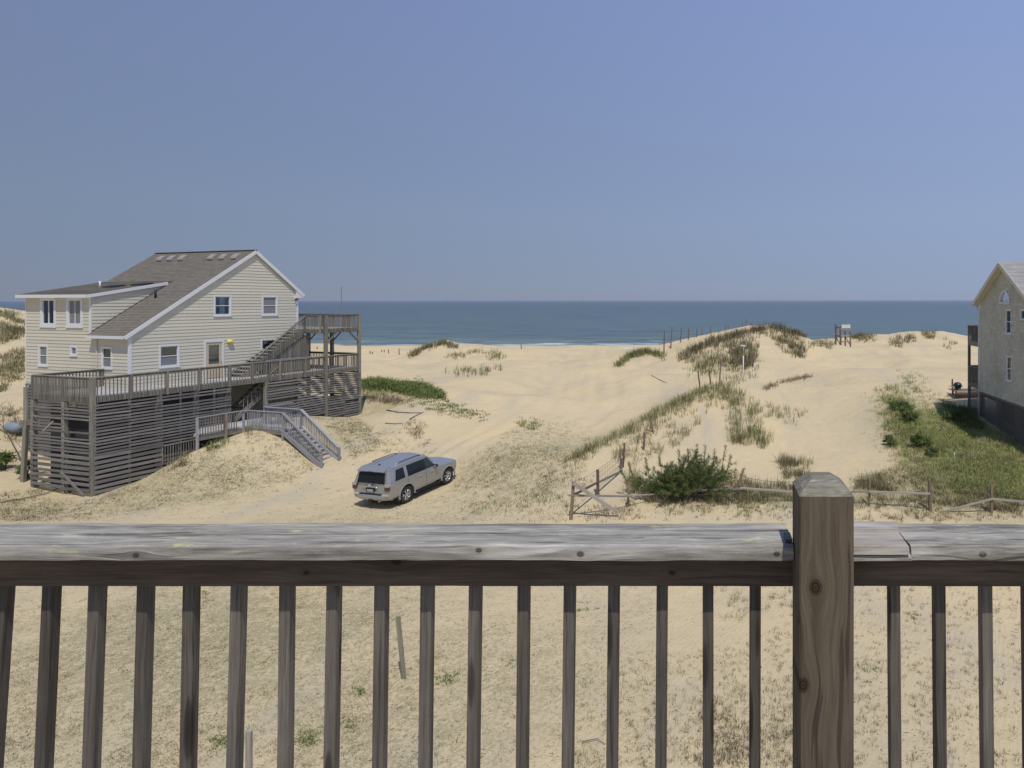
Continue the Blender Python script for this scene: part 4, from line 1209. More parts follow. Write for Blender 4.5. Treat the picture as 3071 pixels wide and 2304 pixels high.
# big post with chamfered top
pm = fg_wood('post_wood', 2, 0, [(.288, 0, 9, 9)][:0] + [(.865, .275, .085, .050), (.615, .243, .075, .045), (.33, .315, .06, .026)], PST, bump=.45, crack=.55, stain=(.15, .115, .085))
c = .034; y0, y1 = -.092, .048; zt, zs = 1.131, 1.098
pv = []
for z in (-.3, .2, .6, zs):
    for x, y in ((PX0 + .004, y0), (PX1 - .004, y0), (PX1, y0 + .004), (PX1, y1), (PX0, y1), (PX0, y0 + .004)):
        pv.append((x, y, z))
for ix, iy, ib_, z in ((.011, .016, .008, zs + .013), (.030, .042, .016, zs + .025), (.042, .060, .022, zt)):
    for x, y in ((PX0 + ix, y0 + iy), (PX1 - ix, y0 + iy), (PX1 - ix, y0 + iy + .003), (PX1 - ix, y1 - ib_), (PX0 + ix, y1 - ib_), (PX0 + ix, y0 + iy + .003)):
        pv.append((x, y, z))
pf = []
for r in range(6):
    for j in range(6):
        k = (j + 1) % 6
        pf.append((r * 6 + j, r * 6 + k, (r + 1) * 6 + k, (r + 1) * 6 + j))
pf.append(tuple(36 + j for j in range(6))); pf.append(tuple(range(5, -1, -1)))
pst = MB().add(pv, pf).build('post', pm, rail0)
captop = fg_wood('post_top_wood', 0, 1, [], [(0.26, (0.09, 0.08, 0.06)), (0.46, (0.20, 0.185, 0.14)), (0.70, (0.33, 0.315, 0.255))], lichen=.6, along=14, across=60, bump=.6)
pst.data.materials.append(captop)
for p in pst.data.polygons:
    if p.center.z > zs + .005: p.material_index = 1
MB().box(PX0 - .022, PX0 - .004, .02, .075, CT - .03, CT + .012).build('bracket', M['dark_metal'], rail0)
# balusters: left edge of the front face (m) and lean
bm_ = fg_wood('baluster_wood', 0, 1, [], BAL, bump=.5, crack=.45, rowrand=True, across=60)
disp = [(-12, -26), (90, -18), (190, -14), (295, -10.5), (394, -7.5), (497, -10), (602, -4.5), (705, -6.5), (808, -5), (907, -5), (1013, -5.5), (1117, -3.5), (1218, -4.5), (1313, -4), (1418, -3), (1518, .3), (1620, -1), (1922, 3), (2020, 3), (2120, 4), (2214, 4), (2316, 4), (2418, 4)]
for x, ln in disp:
    px = x * 1.3883
    X = (px - CX) / F_PX * 1.889 + .0155 + random.uniform(-.001, .001)
    sl = ln / 388.0
    zt_, zb_ = .897, -.05
    mid = .80
    beam('baluster', rail0, (X + sl * (mid - zb_), .1045, zb_), (X + sl * (mid - zt_), .1045, zt_), .031, .031, bm_, up=(0, 1, 0), key=x)
# frame and floor of the same deck, below the picture
beam('bottom_rail', rail0, (-2.6, .059, -.02), (2.2, .059, -.02), .036, .088, M['deck'])
for k in range(9):
    beam('floor_board', rail0, (-2.6, .02 - k * .147, -.085), (2.2, .02 - k * .147, -.085), .14, .036, M['deck_light'])
beam('rim_joist', rail0, (-2.6, .13, -.18), (2.2, .13, -.18), .04, .24, M['deck'])

# ------------------------------------------------------------------ parked car
def car():
    paint = NT('silver_car_paint')
    nz = paint.noise(paint.coord(), 900, 2, .5)
    dust = paint.noise(paint.coord(), 2.2, 5, .6)
    cc = paint.mix(paint.ramp(dust, [(.4, 0), (.7, .25)]), (0.37, 0.378, 0.385), (0.40, 0.36, 0.29))
    M['paint'] = paint.fin(cc, 0.33, paint.bump(nz, .02, .001), metal=0.55, spec=.5)
    M['paint'].node_tree.nodes['Principled BSDF'].inputs['Coat Weight'].default_value = .6
    M['paint'].node_tree.nodes['Principled BSDF'].inputs['Coat Roughness'].default_value = .12
    M['tyre'] = plain('tyre_rubber', (.035, .034, .033), .85, var=.25)
    M['alloy'] = plain('alloy_wheel', (.55, .55, .55), .35, .8)
    M['chrome'] = plain('chrome_trim', (.8, .8, .82), .15, .95)
    M['red_lens'] = plain('smoked_tail_lens', (.10, .035, .035), .2, spec=.6)
    M['clear_lens'] = plain('clear_lens', (.36, .35, .345), .2, spec=.6)
    M['trim_black'] = plain('black_trim', (.02, .02, .022), .5)
    M['seat'] = plain('grey_seat', (.10, .095, .09), .9)
    a = math.atan2(2.68, .77)
    gr, gf = gz(-13.02, 28.6), gz(-12.22, 31.28)
    pitch = math.atan2(gf - gr, 2.79)
    root = empty('parked_suv', (0, 0, 0), 0, 'silver four-wheel-drive SUV parked on the grassy sand, seen from behind', 'car')
    # right rear wheel touches the ground at (-13.02, 28.6)
    root.rotation_euler = (0, -pitch, a)
    rot = root.rotation_euler.to_matrix()
    root.scale = (.965, .965, .965)
    root.location = Vector((-13.02, 28.6, gr)) - rot @ Vector((0, -.80 * .965, 0))
    # sections, rear to front: (x,y,z) of bottom, sill, flank, belt, glass top, roof edge, centre line
    S = [
        [(-1.02, .70, .44), (-1.06, .86, .52), (-1.09, .90, .80), (-1.07, .885, 1.10), (-.93, .755, 1.60), (-.87, .68, 1.70), (-.88, 0, 1.735)],
        [(-.92, .78, .40), (-.95, .94, .50), (-.95, .958, .80), (-.94, .945, 1.12), (-.81, .79, 1.63), (-.76, .705, 1.74), (-.77, 0, 1.78)],
        [(-.50, .80, .38), (-.50, .945, .48), (-.50, .965, .80), (-.50, .95, 1.13), (-.46, .80, 1.65), (-.44, .715, 1.76), (-.44, 0, 1.805)],
        [(.0, .80, .36), (.0, .945, .46), (.0, .965, .80), (.0, .95, 1.135), (.02, .80, 1.665), (.03, .715, 1.775), (.03, 0, 1.82)],
        [(.50, .80, .34), (.50, .94, .42), (.50, .96, .78), (.50, .95, 1.135), (.50, .80, 1.67), (.50, .715, 1.78), (.50, 0, 1.825)],
        [(1.25, .80, .34), (1.25, .94, .42), (1.25, .96, .77), (1.25, .95, 1.135), (1.22, .795, 1.665), (1.20, .71, 1.77), (1.20, 0, 1.82)],
        [(1.85, .80, .34), (1.85, .94, .42), (1.85, .957, .77), (1.90, .945, 1.135), (1.52, .775, 1.635), (1.50, .69, 1.735), (1.55, 0, 1.785)],
        [(2.24, .80, .36), (2.24, .945, .45), (2.24, .958, .78), (2.24, .94, 1.07), (2.18, .84, 1.135), (2.15, .72, 1.16), (2.19, 0, 1.18)],
        [(2.80, .80, .40), (2.80, .955, .50), (2.80, .968, .80), (2.80, .935, 1.03), (2.78, .84, 1.10), (2.76, .68, 1.125), (2.78, 0, 1.14)],
        [(3.30, .78, .42), (3.30, .93, .52), (3.32, .95, .78), (3.32, .915, 1.00), (3.31, .82, 1.06), (3.29, .66, 1.085), (3.34, 0, 1.10)],
        [(3.48, .66, .44), (3.53, .82, .54), (3.56, .86, .76), (3.53, .83, .96), (3.50, .74, 1.02), (3.48, .58, 1.045), (3.56, 0, 1.06)]]
    S = np.array(S)
    def cr(Pm, u):
        u = np.clip(u, 0, len(Pm) - 1 - 1e-9); i = int(u); f = u - i
        g = lambda k: Pm[min(max(k, 0), len(Pm) - 1)]
        p0, p1, p2, p3 = g(i - 1), g(i), g(i + 1), g(i + 2)
        return .5 * (2 * p1 + (p2 - p0) * f + (2 * p0 - 5 * p1 + 4 * p2 - p3) * f * f + (3 * p1 - p0 - 3 * p2 + p3) * f ** 3)
    def surf(u, v):
        u = min(max(u, 0), len(S) - 1 - 1e-9); i = int(u); f = u - i
        p0, p1, p2, p3 = (cr(S[min(max(k_, 0), len(S) - 1)], v) for k_ in (i - 1, i, i + 1, i + 2))
        return .5 * (2 * p1 + (p2 - p0) * f + (2 * p0 - 5 * p1 + 4 * p2 - p3) * f * f + (3 * p1 - p0 - 3 * p2 + p3) * f ** 3)
    NU, NV = 41, 25
    us = np.linspace(0, len(S) - 1, NU); vsn = np.linspace(0, 6, NV)
    grid = np.array([[surf(u, v) for v in vsn] for u in us])
    V = []; Fc = []
    for i in range(NU):
        row = [tuple(grid[i, j]) for j in range(NV)] + [(grid[i, j][0], -grid[i, j][1], grid[i, j][2]) for j in range(NV - 2, -1, -1)]
        V += row
    W = 2 * NV - 1
    for i in range(NU - 1):
        for j in range(W):
            k = (j + 1) % W
            Fc.append((i * W + j, (i + 1) * W + j, (i + 1) * W + k, i * W + k))
    Fc.append(tuple(range(W))); Fc.append(tuple((NU - 1) * W + j for j in range(W - 1, -1, -1)))
    me = MB().add(V, Fc).mesh('body', M['paint'], True)
    body = link('body', me, root)
    # wheel arches are cut out of the body
    cut = MB()
    for x in (0, 2.79):
        cut.lathe([(0, -1.2), (.455, -1.2), (.455, 1.2), (0, 1.2)], 28, 'y', (x, 0, .40))
    co_ = link('cutter', cut.mesh('cutter', M['trim_black']))
    md = body.modifiers.new('b', 'BOOLEAN'); md.object = co_; md.operation = 'DIFFERENCE'; md.solver = 'EXACT'
    co_.parent = root
    bpy.context.view_layer.update()
    dg = bpy.context.evaluated_depsgraph_get()
    nm = bpy.data.meshes.new_from_object(body.evaluated_get(dg))
    body.modifiers.clear(); body.data = nm
    nm.name = 'body'
    bpy.data.objects.remove(co_)
    for p in nm.polygons: p.use_smooth = True
    try: nm.set_sharp_from_angle(angle=R(32))
    except Exception: pass
    MB().box(-.55, .55, -.72, .72, .30, .88).box(2.25, 3.3, -.72, .72, .30, .88).box(.5, 2.3, -.7, .7, .26, .36).build('underbody', M['trim_black'], root)
    # cabin glass laid on the body's own curves
    def panel(name, u0, u1, v0, v1, mat, sy, off=.008, nu=8, nv=5, skew=(0, 0), parent=None):
        vs = []; fs = []
        for i in range(nu + 1):
            for j in range(nv + 1):
                fv = j / nv
                uu = u0 + (u1 - u0) * i / nu + (skew[0] * (1 - i / nu) + skew[1] * i / nu) * fv
                vv = v0 + (v1 - v0) * fv
                p = surf(uu, vv); e = 1e-3
                du = surf(uu + e, vv) - surf(uu - e, vv); dv = surf(uu, vv + e) - surf(uu, vv - e)
                n = np.cross(du, dv); n = n / (np.linalg.norm(n) + 1e-12)
                if n[1] < 0 and abs(n[1]) > .2: n = -n
                if abs(n[1]) <= .2 and n[2] < 0: n = -n
                p = p + n * off
                vs.append((p[0], p[1] * sy, p[2]))
        for i in range(nu):
            for j in range(nv):
                a_ = i * (nv + 1) + j
                fs.append((a_, a_ + 1, a_ + nv + 2, a_ + nv + 1))
        return MB().add(vs, fs).build(name, mat, parent or root, smooth=True)
    gm = plain('tinted_side_glass', (.014, .015, .019), .12, spec=.28, var=.1)
    fm = plain('front_door_glass', (.03, .038, .038), .09, spec=.4, var=.2)
    for sy in (-1, 1):
        panel('side_window', 1.62, 2.85, 3.10, 3.90, gm, sy, skew=(.25, -.02))
        panel('side_window', 3.22, 4.95, 3.08, 3.92, gm, sy)
        panel('side_window', 5.06, 5.95, 3.08, 3.92, fm, sy, skew=(0, .02))
        panel('window_trim', 4.95, 5.06, 3.12, 3.92, M['trim_black'], sy, off=.007, nu=2)
        panel('side_moulding', 3.9, 6.0, 1.0, 1.16, M['paint'], sy, off=.014, nu=10, nv=2)
        panel('door_seam', 3.15, 3.17, 1.05, 3.1, M['trim_black'], sy, off=.003, nu=1, nv=10)
        panel('door_seam', 5.00, 5.02, 1.05, 3.1, M['trim_black'], sy, off=.003, nu=1, nv=10)
        for x in (.80, 1.62):
            y = .985 * sy
            MB().box(x - .10, x + .10, y - .012, y + .030, .985, 1.015).build('door_handle', M['chrome'], root)
        # running board, flap, flare, mirror
        MB().box(.50, 2.28, sy * .86 - .10, sy * .86 + .10, .30, .345).build('running_board', M['trim_black'], root)
        panel('rocker_panel', 3.6, 6.6, .35, 1.05, M['trim_black'], sy, off=.006, nu=14, nv=3)
        MB().box(-.52, -.49, sy * .86 - .11, sy * .86 + .11, .20, .50).build('mud_flap', M['trim_black'], root)
        for x in (0, 2.79):
            fl_ = MB(); n = 18; vs = []; fs = []
            for i in range(n + 1):
                an = math.pi * (-.06 + 1.12 * i / n)
                for r_, yy_ in ((.455, .93), (.455, .985), (.50, .985), (.53, .950)):
                    vs.append((x + r_ * math.cos(an), sy * yy_, .40 + r_ * math.sin(an)))
            for i in range(n):
                for j in range(3):
                    fs.append((i * 4 + j, i * 4 + j + 1, i * 4 + j + 5, i * 4 + j + 4))
            fl_.add(vs, fs).build('wheel_flare', M['paint'], root, smooth=True)
        mr = MB(); mr.prism([(-.07, .0), (.06, .03), (.06, .12), (-.03, .14), (-.07, .12)], 'y', .94 if sy > 0 else -1.10, 1.10 if sy > 0 else -.94)
        mi = mr.build('mirror', M['trim_black'], root, (1.84, 0, 1.11))
        MB().box(-.078, -.071, *(sorted((sy * .97, sy * 1.085))), .02, .12).build('mirror_glass', M['chrome'], mi)
        # rear lamp wraps the corner
        tb = MB().prism([(-1.105, .86), (-.84, .90), (-.84, 1.00), (-.95, 1.13), (-1.09, 1.13)], 'y', *(sorted((sy * .73, sy * .952))))
        tl = tb.build('tail_light', M['red_lens'], root)
        MB().prism([(-1.11, 1.03), (-.88, 1.03), (-.955, 1.134), (-1.095, 1.134)], 'y', *(sorted((sy * .74, sy * .957)))).build('lens_top', M['clear_lens'], tl)
        panel('head_light', 9.25, 9.95, 2.55, 3.15, M['clear_lens'], sy, off=.01, nu=5, nv=4)
        # roof rack
        rk = MB().tube([(-.30, sy * .66, 1.785), (-.22, sy * .66, 1.83), (.2, sy * .66, 1.845), (.95, sy * .655, 1.845), (1.16, sy * .64, 1.82), (1.24, sy * .63, 1.78)], .018, 8).build('roof_rail', M['trim_black'], root, smooth=True)
        MB().tube([(-.34, sy * .66, 1.76), (-.28, sy * .66, 1.81), (-.16, sy * .66, 1.832)], .024, 8).build('rail_end', M['chrome'], rk, smooth=True)
    panel('windscreen', 6.08, 6.92, 4.1, 6.0, M['trim_black'], 1, off=.006)
    panel('windscreen', 6.08, 6.92, 4.1, 6.0, M['trim_black'], -1, off=.006)
    # tailgate glass, spoiler, plate recess, badge bar, bumper
    q = [(-1.05, .70, 1.15), (-1.05, -.70, 1.15), (-.955, -.64, 1.58), (-.955, .64, 1.58)]
    rg_ = MB().add([(x - .045, y, z) for x, y, z in q] + [(x + .03, y, z) for x, y, z in q], [(0, 1, 2, 3), (0, 4, 5, 1), (1, 5, 6, 2), (2, 6, 7, 3), (3, 7, 4, 0)]).build('rear_window', gm, root)
    MB().tube([(-1.10, .1, 1.15), (-1.085, -.42, 1.20)], .010, 6).build('rear_wiper', M['trim_black'], rg_)
    sp_ = MB().prism([(-1.10, 1.675), (-.80, 1.79), (-.66, 1.80), (-.66, 1.73), (-.86, 1.68), (-1.08, 1.645)], 'y', -.69, .69).build('spoiler', M['paint'], root)
    MB().box(-1.105, -1.095, -.12, .12, 1.65, 1.67).build('brake_light', M['red_lens'], sp_)
    MB().tube([(-1.12, .40, .985), (-1.13, .34, 1.02), (-1.14, 0, 1.035), (-1.13, -.34, 1.02), (-1.12, -.40, .985)], .022, 8).build('tailgate_bar', M['chrome'], root, smooth=True)
    MB().lathe([(0, -.012), (.055, -.01), (.062, 0), (.055, .006), (.048, .0)], 20, 'x', (-1.145, 0, 1.085)).build('badge', M['chrome'], root, smooth=True)
    pr = MB().box(-1.118, -1.085, -.22, .22, .80, .955).build('plate_recess', M['trim_black'], root)
    MB().box(-1.128, -1.119, -.155, .155, .80, .90).build('number_plate', M['clear_lens'], pr)
    bp = MB(); n = 14; vs = []; fs = []
    for i in range(n + 1):
        a_ = -1 + 2 * i / n
        y = .95 * a_; x = -1.14 + .26 * abs(a_) ** 5
        for dx, z in ((.10, .40), (.0, .46), (-.02, .56), (.0, .66), (.10, .70)):
            vs.append((x + dx, y, z))
    for i in range(n):
        for j in range(4): fs.append((i * 5 + j, i * 5 + j + 1, i * 5 + j + 6, i * 5 + j + 5))
    bmp = MB().add(vs, fs).build('rear_bumper', M['paint'], root, smooth=True)
    MB().box(-1.15, -1.05, -.56, .56, .695, .712).build('bumper_step', M['trim_black'], bmp)
    for sy in (-1, 1):
        MB().box(-1.10, -1.02, *(sorted((sy * .60, sy * .90))), .63, .72).build('bumper_corner', M['chrome'], bmp)
    MB().box(-1.16, -.95, -.07, .07, .36, .46).build('tow_hitch', M['trim_black'], root)
    MB().tube([(-1.12, -.45, .40), (-.8, -.45, .40)], .035, 10).build('exhaust', M['galv'], root)
    MB().prism([(-.06, 0), (.08, 0), (-.05, .07)], 'y', -.02, .02).build('roof_antenna', M['trim_black'], root, (-.52, 0, 1.785))
    # wheels
    ty = MB().lathe([(.24, -.11), (.30, -.122), (.365, -.12), (.388, -.095), (.39, -.05), (.39, .05), (.388, .095), (.365, .12), (.30, .122), (.24, .11)], 36, 'y').mesh('tyre', M['tyre'], True)
    rm = MB().lathe([(0, -.075), (.045, -.085), (.06, -.075), (.06, -.06)], 16, 'y')
    for i in range(6):
        an = i * math.pi / 3
        for off_ in (-.13, .13):
            c1 = (.05 * math.cos(an + off_), -.075, .05 * math.sin(an + off_)); c2 = (.225 * math.cos(an + off_ * .9), -.092, .225 * math.sin(an + off_ * .9))
            rm.bar(c1, c2, .028, .04, up=(0, 1, 0))
    rm.lathe([(.205, .09), (.205, -.06), (.225, -.10), (.243, -.105), (.247, -.09), (.247, .09)], 32, 'y')
    rmm = rm.mesh('rim', M['alloy'], True)
    dk = MB().lathe([(0, 0), (.205, 0), (.205, .03), (0, .03)], 20, 'y').mesh('brake_disc', M['trim_black'])
    for x in (0, 2.79):
        for sy in (-1, 1):
            wz = math.pi if sy > 0 else 0
            tyo = link('wheel', ty, root, (x, sy * .83, .39), (0, random.uniform(0, 1), wz))
            link('rim', rmm, tyo); link('brake_disc', dk, tyo)
car()
# ------------------------------------------------------------------ plants
def in_poly(px, py, poly):
    poly = np.array(poly, float); inside = np.zeros(len(px), bool); n = len(poly)
    for i in range(n):
        x0, y0 = poly[i]; x1, y1 = poly[(i + 1) % n]
        c = ((y0 > py) != (y1 > py)) & (px < (x1 - x0) * (py - y0) / (y1 - y0 + 1e-9) + x0)
        inside ^= c
    return inside
def scatter(poly, n, clump=0.0, seed=0, soft=7.0):
    """points of the ground inside an outline; clump > 0 leaves bare gaps"""
    r = np.random.default_rng(seed + 100)
    a = np.array(poly, float); lo = a.min(0); hi = a.max(0)
    out = []
    tot = 0
    for _ in range(40):
        q = r.uniform(lo, hi, (max(n, 50) * 2, 2))
        q = q[in_poly(q[:, 0], q[:, 1], poly)]
        q = q + r.normal(0, soft, q.shape) * np.array([1.0, .55])
        g = spot(q[:, 0], q[:, 1]); g = g[~np.isnan(g[:, 0])]
        if clump:
            v = fbm(g[:, 0] / clump, g[:, 1] / clump, seed + 5, 3)
            g = g[v > r.uniform(-.55, .75, len(g))]
        out.append(g); tot += len(g)
        if tot >= n: break
    return np.concatenate(out)[:n]
def along(line, n, spread, seed=0, drop=0.0):
    """points near a line on the ground (picture outline), spread in picture units"""
    r = np.random.default_rng(seed + 500)
    a = np.array(line, float); seg = np.r_[0, np.cumsum(np.hypot(*np.diff(a, axis=0).T))]
    u = r.uniform(0, seg[-1], n)
    q = np.c_[np.interp(u, seg, a[:, 0]), np.interp(u, seg, a[:, 1])]
    q[:, 0] += r.normal(0, spread * .5, n); q[:, 1] += np.abs(r.normal(0, spread, n)) + drop
    g = spot(q[:, 0], q[:, 1])
    return g[~np.isnan(g[:, 0])]

class Blades:
    def __init__(s): s.V = []; s.Q = []; s.T = []; s.C = []; s.n = 0
    def add(s, base, nb, h, w, lean, spread, pal, seed=0, hv=.35):
        """nb blades at each base point"""
        r = np.random.default_rng(seed + 900)
        B = np.repeat(base, nb, 0); n = len(B)
        if n == 0: return s
        tuft_h = np.repeat(r.uniform(.65, 1.3, len(base)), nb)
        az = r.uniform(0, 2 * np.pi, n); rad = spread * np.sqrt(r.uniform(0, 1, n))
        p = B.copy(); p[:, 0] += rad * np.cos(az); p[:, 1] += rad * np.sin(az); p[:, 2] = ground(p[:, 0], p[:, 1]) - .01
        hh = h * tuft_h * r.uniform(1 - hv, 1 + hv, n)
        ln = lean * r.uniform(.25, 1.3, n)
        az2 = az + r.normal(0, .7, n)
        d = np.c_[np.cos(az2), np.sin(az2), np.zeros(n)]
        side = np.c_[-np.sin(az2 + r.normal(0, .6, n)), np.cos(az2), np.zeros(n)] * (w * r.uniform(.6, 1.3, n))[:, None] / 2
        up = np.array([0, 0, 1.0])
        m = p + d * (hh * ln * .35)[:, None] + up * (hh * .55)[:, None]
        t = p + d * (hh * ln)[:, None] + up * (hh * np.clip(1 - .35 * ln, .2, 1))[:, None]
        v = np.stack([p - side, p + side, m + side * .8, m - side * .8, t], 1).reshape(-1, 3)
        i = s.n + 5 * np.arange(n)[:, None]
        s.V.append(v); s.Q.append(i + np.array([[0, 1, 2, 3]])); s.T.append(i + np.array([[3, 2, 4]]))
        pal = np.array(pal); k = np.repeat(r.integers(0, len(pal), len(base)), nb)
        k = np.where(r.uniform(0, 1, n) < .35, r.integers(0, len(pal), n), k)
        c = pal[k] * r.uniform(.75, 1.25, (n, 1))
        s.C.append(np.repeat(c, 5, 0)); s.n += 5 * n
        return s
    def build(s, name, label, cat):
        me = np_mesh(name, np.concatenate(s.V), [np.concatenate(s.Q), np.concatenate(s.T)], M['leaf'], np.concatenate(s.C))
        return tag(link(name, me), label, cat, kind='stuff')

OLV = [(.235, .235, .095), (.28, .27, .125), (.18, .195, .075), (.34, .31, .17)]
GRN = [(.145, .20, .06), (.19, .235, .075), (.12, .165, .055), (.25, .265, .10)]
DRY = [(.28, .23, .14), (.22, .18, .115), (.34, .285, .18), (.19, .17, .09)]
BRN2 = [(.22, .17, .12), (.28, .225, .155), (.17, .135, .09), (.25, .23, .11)]
DRK = [(.10, .085, .06), (.14, .12, .08), (.12, .12, .065)]

g = Blades()
# crest of the near dune and its seaward flank
g.add(along([(1690, 1385), (1770, 1348), (1850, 1303), (1950, 1245), (2040, 1197), (2110, 1166), (2200, 1149)], 330, 12, 1), 7, .46, .017, .8, .14, OLV, 1)
g.add(along([(1960, 1240), (2040, 1195), (2140, 1165), (2230, 1185)], 170, 26, 2), 8, .52, .017, .75, .16, OLV, 2)
g.add(scatter([(1860, 1300), (2060, 1200), (2120, 1240), (2040, 1340), (1900, 1400), (1830, 1380)], 150, .8, 3), 8, .45, .016, .8, .14, OLV + DRY, 3)
for k, (poly, n) in enumerate([([(2185, 1235), (2225, 1235), (2235, 1335), (2190, 1330)], 55), ([(2240, 1235), (2275, 1225), (2280, 1320), (2250, 1325)], 36), ([(2188, 1290), (2300, 1285), (2300, 1335), (2200, 1338)], 62), ([(2280, 1318), (2303, 1318), (2300, 1347), (2282, 1347)], 16), ([(2290, 1215), (2420, 1240), (2400, 1275), (2300, 1260)], 35), ([(2160, 1180), (2240, 1190), (2300, 1240), (2190, 1240)], 36)]):
    g.add(scatter(poly, n, 0, 10 + k), 9, .48, .016, .65, .17, GRN + OLV + DRY, 10 + k)
# little arched dune, far low dune, sprigs on the flat
g.add(along([(1850, 1098), (1885, 1070), (1925, 1056), (1965, 1058), (1993, 1072)], 150, 6, 20), 9, .55, .035, .6, .25, OLV + GRN, 20)
g.add(along([(1230, 1066), (1270, 1045), (1330, 1026), (1370, 1040)], 130, 6, 21), 9, .55, .04, .6, .3, OLV + BRN2, 21)
g.add(scatter([(1330, 1068), (1400, 1058), (1440, 1050), (1450, 1060), (1380, 1080)], 40, 0, 22), 8, .45, .035, .6, .25, OLV, 22)
g.add(scatter([(1460, 1062), (1495, 1060), (1505, 1078), (1470, 1080)], 30, 0, 23), 9, .5, .035, .7, .25, OLV, 23)
g.add(scatter([(1335, 1115), (1400, 1110), (1500, 1102), (1505, 1115), (1440, 1130), (1360, 1122)], 70, 0, 24), 5, .5, .028, .5, .15, GRN + OLV, 24)
g.build('dune_grass', 'olive dune grass on the crests of the sand dunes', 'grass')

g = Blades()
# large far dune behind the white pole
g.add(along([(2040, 1066), (2090, 1045), (2140, 1020), (2230, 998), (2320, 979), (2370, 985)], 300, 10, 30), 8, .7, .035, .6, .3, BRN2 + DRK, 30)
g.add(scatter([(2045, 1062), (2180, 1015), (2260, 1010), (2240, 1060), (2140, 1110), (2080, 1118)], 170, 1.5, 31), 8, .65, .035, .6, .28, OLV + BRN2, 31)
g.add(scatter([(2060, 1085), (2150, 1060), (2190, 1100), (2130, 1122), (2065, 1118)], 55, .9, 32, 14), 6, .45, .03, .8, .3, OLV + GRN, 32)
g.add(scatter([(2080, 1092), (2265, 1095), (2245, 1142), (2110, 1142)], 90, .7, 37, 16), 7, .42, .028, .7, .25, OLV + BRN2, 37)
g.add(scatter([(2310, 1000), (2370, 995), (2400, 1030), (2415, 1075), (2385, 1078), (2330, 1035)], 130, 1.0, 33), 9, .7, .035, .55, .28, OLV + BRN2 + DRK, 33)
g.add(scatter([(2190, 1045), (2268, 1040), (2262, 1100), (2240, 1110), (2195, 1110)], 120, .9, 34), 9, .75, .035, .45, .28, BRN2 + OLV + DRK, 34)
g.add(scatter([(2380, 985), (2420, 995), (2430, 1010), (2390, 1005)], 40, 0, 35), 9, .6, .04, .6, .3, BRN2, 35)
g.add(along([(2290, 1168), (2330, 1150), (2380, 1138), (2440, 1128)], 60, 5, 36), 8, .35, .022, .7, .12, BRN2, 36)
for k, (x, y, n) in enumerate([(2575, 1000, 50), (2595, 1008, 40), (2480, 1028, 16), (2690, 1024, 22), (2720, 1012, 22), (2785, 1000, 30), (2848, 1030, 8), (2455, 1036, 12)]):
    g.add(scatter([(x - 20, y), (x, y - 6), (x + 20, y + 2), (x + 12, y + 16), (x - 14, y + 16)], n, 0, 40 + k), 9, .55, .045, .6, .3, OLV + BRN2, 40 + k)
# left-hand dunes behind the house
g.add(scatter([(0, 940), (40, 938), (76, 965), (76, 1000), (40, 1020), (0, 1030)], 260, 2.5, 50), 9, .5, .04, .7, .35, OLV + DRY, 50)
g.add(scatter([(0, 1075), (76, 1045), (76, 1140), (30, 1150), (0, 1190)], 260, 2.0, 51), 9, .4, .03, .7, .3, OLV + DRY, 51)
g.add(scatter([(0, 1230), (70, 1225), (60, 1330), (0, 1330)], 90, 1.0, 52), 8, .25, .02, .8, .2, DRY, 52)
g.build('brown_dune_grass', 'brown and olive grass on the distant dunes', 'grass')

g = Blades()
# lawn of weeds below the shingled house
LAWN = [(2640, 1165), (2700, 1165), (2760, 1190), (2830, 1205), (2905, 1240), (2945, 1266), (3071, 1330), (3071, 1505), (2960, 1490), (2830, 1465), (2740, 1430), (2690, 1380), (2660, 1300), (2640, 1230)]
LGR = [(.25, .31, .085), (.32, .36, .11), (.20, .26, .075), (.40, .39, .16), (.45, .40, .22)]
g.add(scatter(LAWN, 4200, 1.6, 60, 22), 7, .17, .015, .9, .15, LGR, 60)
g.add(scatter(LAWN, 1700, 1.1, 61, 30), 7, .22, .013, .95, .15, DRY + LGR, 61)
g.add(scatter([(2640, 1165), (2700, 1160), (2760, 1270), (2700, 1330), (2660, 1260)], 300, .8, 62, 14), 9, .28, .018, .8, .18, LGR + GRN, 62)
g.add(scatter([(2690, 1110), (2760, 1130), (2790, 1180), (2720, 1170)], 70, .6, 63), 8, .25, .013, .8, .16, GRN, 63)
g.add(scatter([(2580, 1440), (2700, 1400), (3071, 1490), (3071, 1540), (2600, 1500)], 800, 1.1, 64), 7, .20, .014, .8, .12, OLV + DRY + BRN2, 64)
g.add(scatter([(2830, 1215), (2910, 1235), (2950, 1290), (2880, 1285)], 300, 0, 65), 8, .34, .02, .7, .16, [(.13, .16, .05), (.16, .19, .06), (.11, .13, .045)], 65)
g.build('weed_lawn', 'green and straw-coloured weeds below the shingled house', 'grass')

g = Blades()
# along the rail fence
g.add(scatter([(1895, 1470), (2050, 1455), (2250, 1445), (2420, 1470), (2420, 1500), (2240, 1515), (1960, 1515)], 520, .9, 70), 9, .36, .014, .55, .13, OLV + BRN2, 70)
g.add(scatter([(2100, 1415), (2200, 1425), (2260, 1455), (2110, 1460)], 80, .7, 71), 9, .36, .014, .6, .14, OLV + DRY, 71)
g.add(scatter([(2330, 1388), (2415, 1385), (2425, 1440), (2345, 1440)], 110, .6, 72), 10, .42, .014, .5, .14, OLV + BRN2, 72)
g.add(scatter([(2555, 1440), (2660, 1430), (2680, 1480), (2560, 1480)], 120, .7, 73), 9, .38, .014, .6, .14, BRN2 + OLV, 73)
g.add(scatter([(1885, 1440), (1915, 1435), (1925, 1480), (1890, 1485)], 50, 0, 74), 9, .6, .012, .35, .12, OLV, 74)
g.add(scatter([(1990, 1505), (2420, 1500), (2420, 1560), (2000, 1560)], 190, .7, 75), 7, .20, .014, .7, .08, OLV + GRN + DRY, 75)
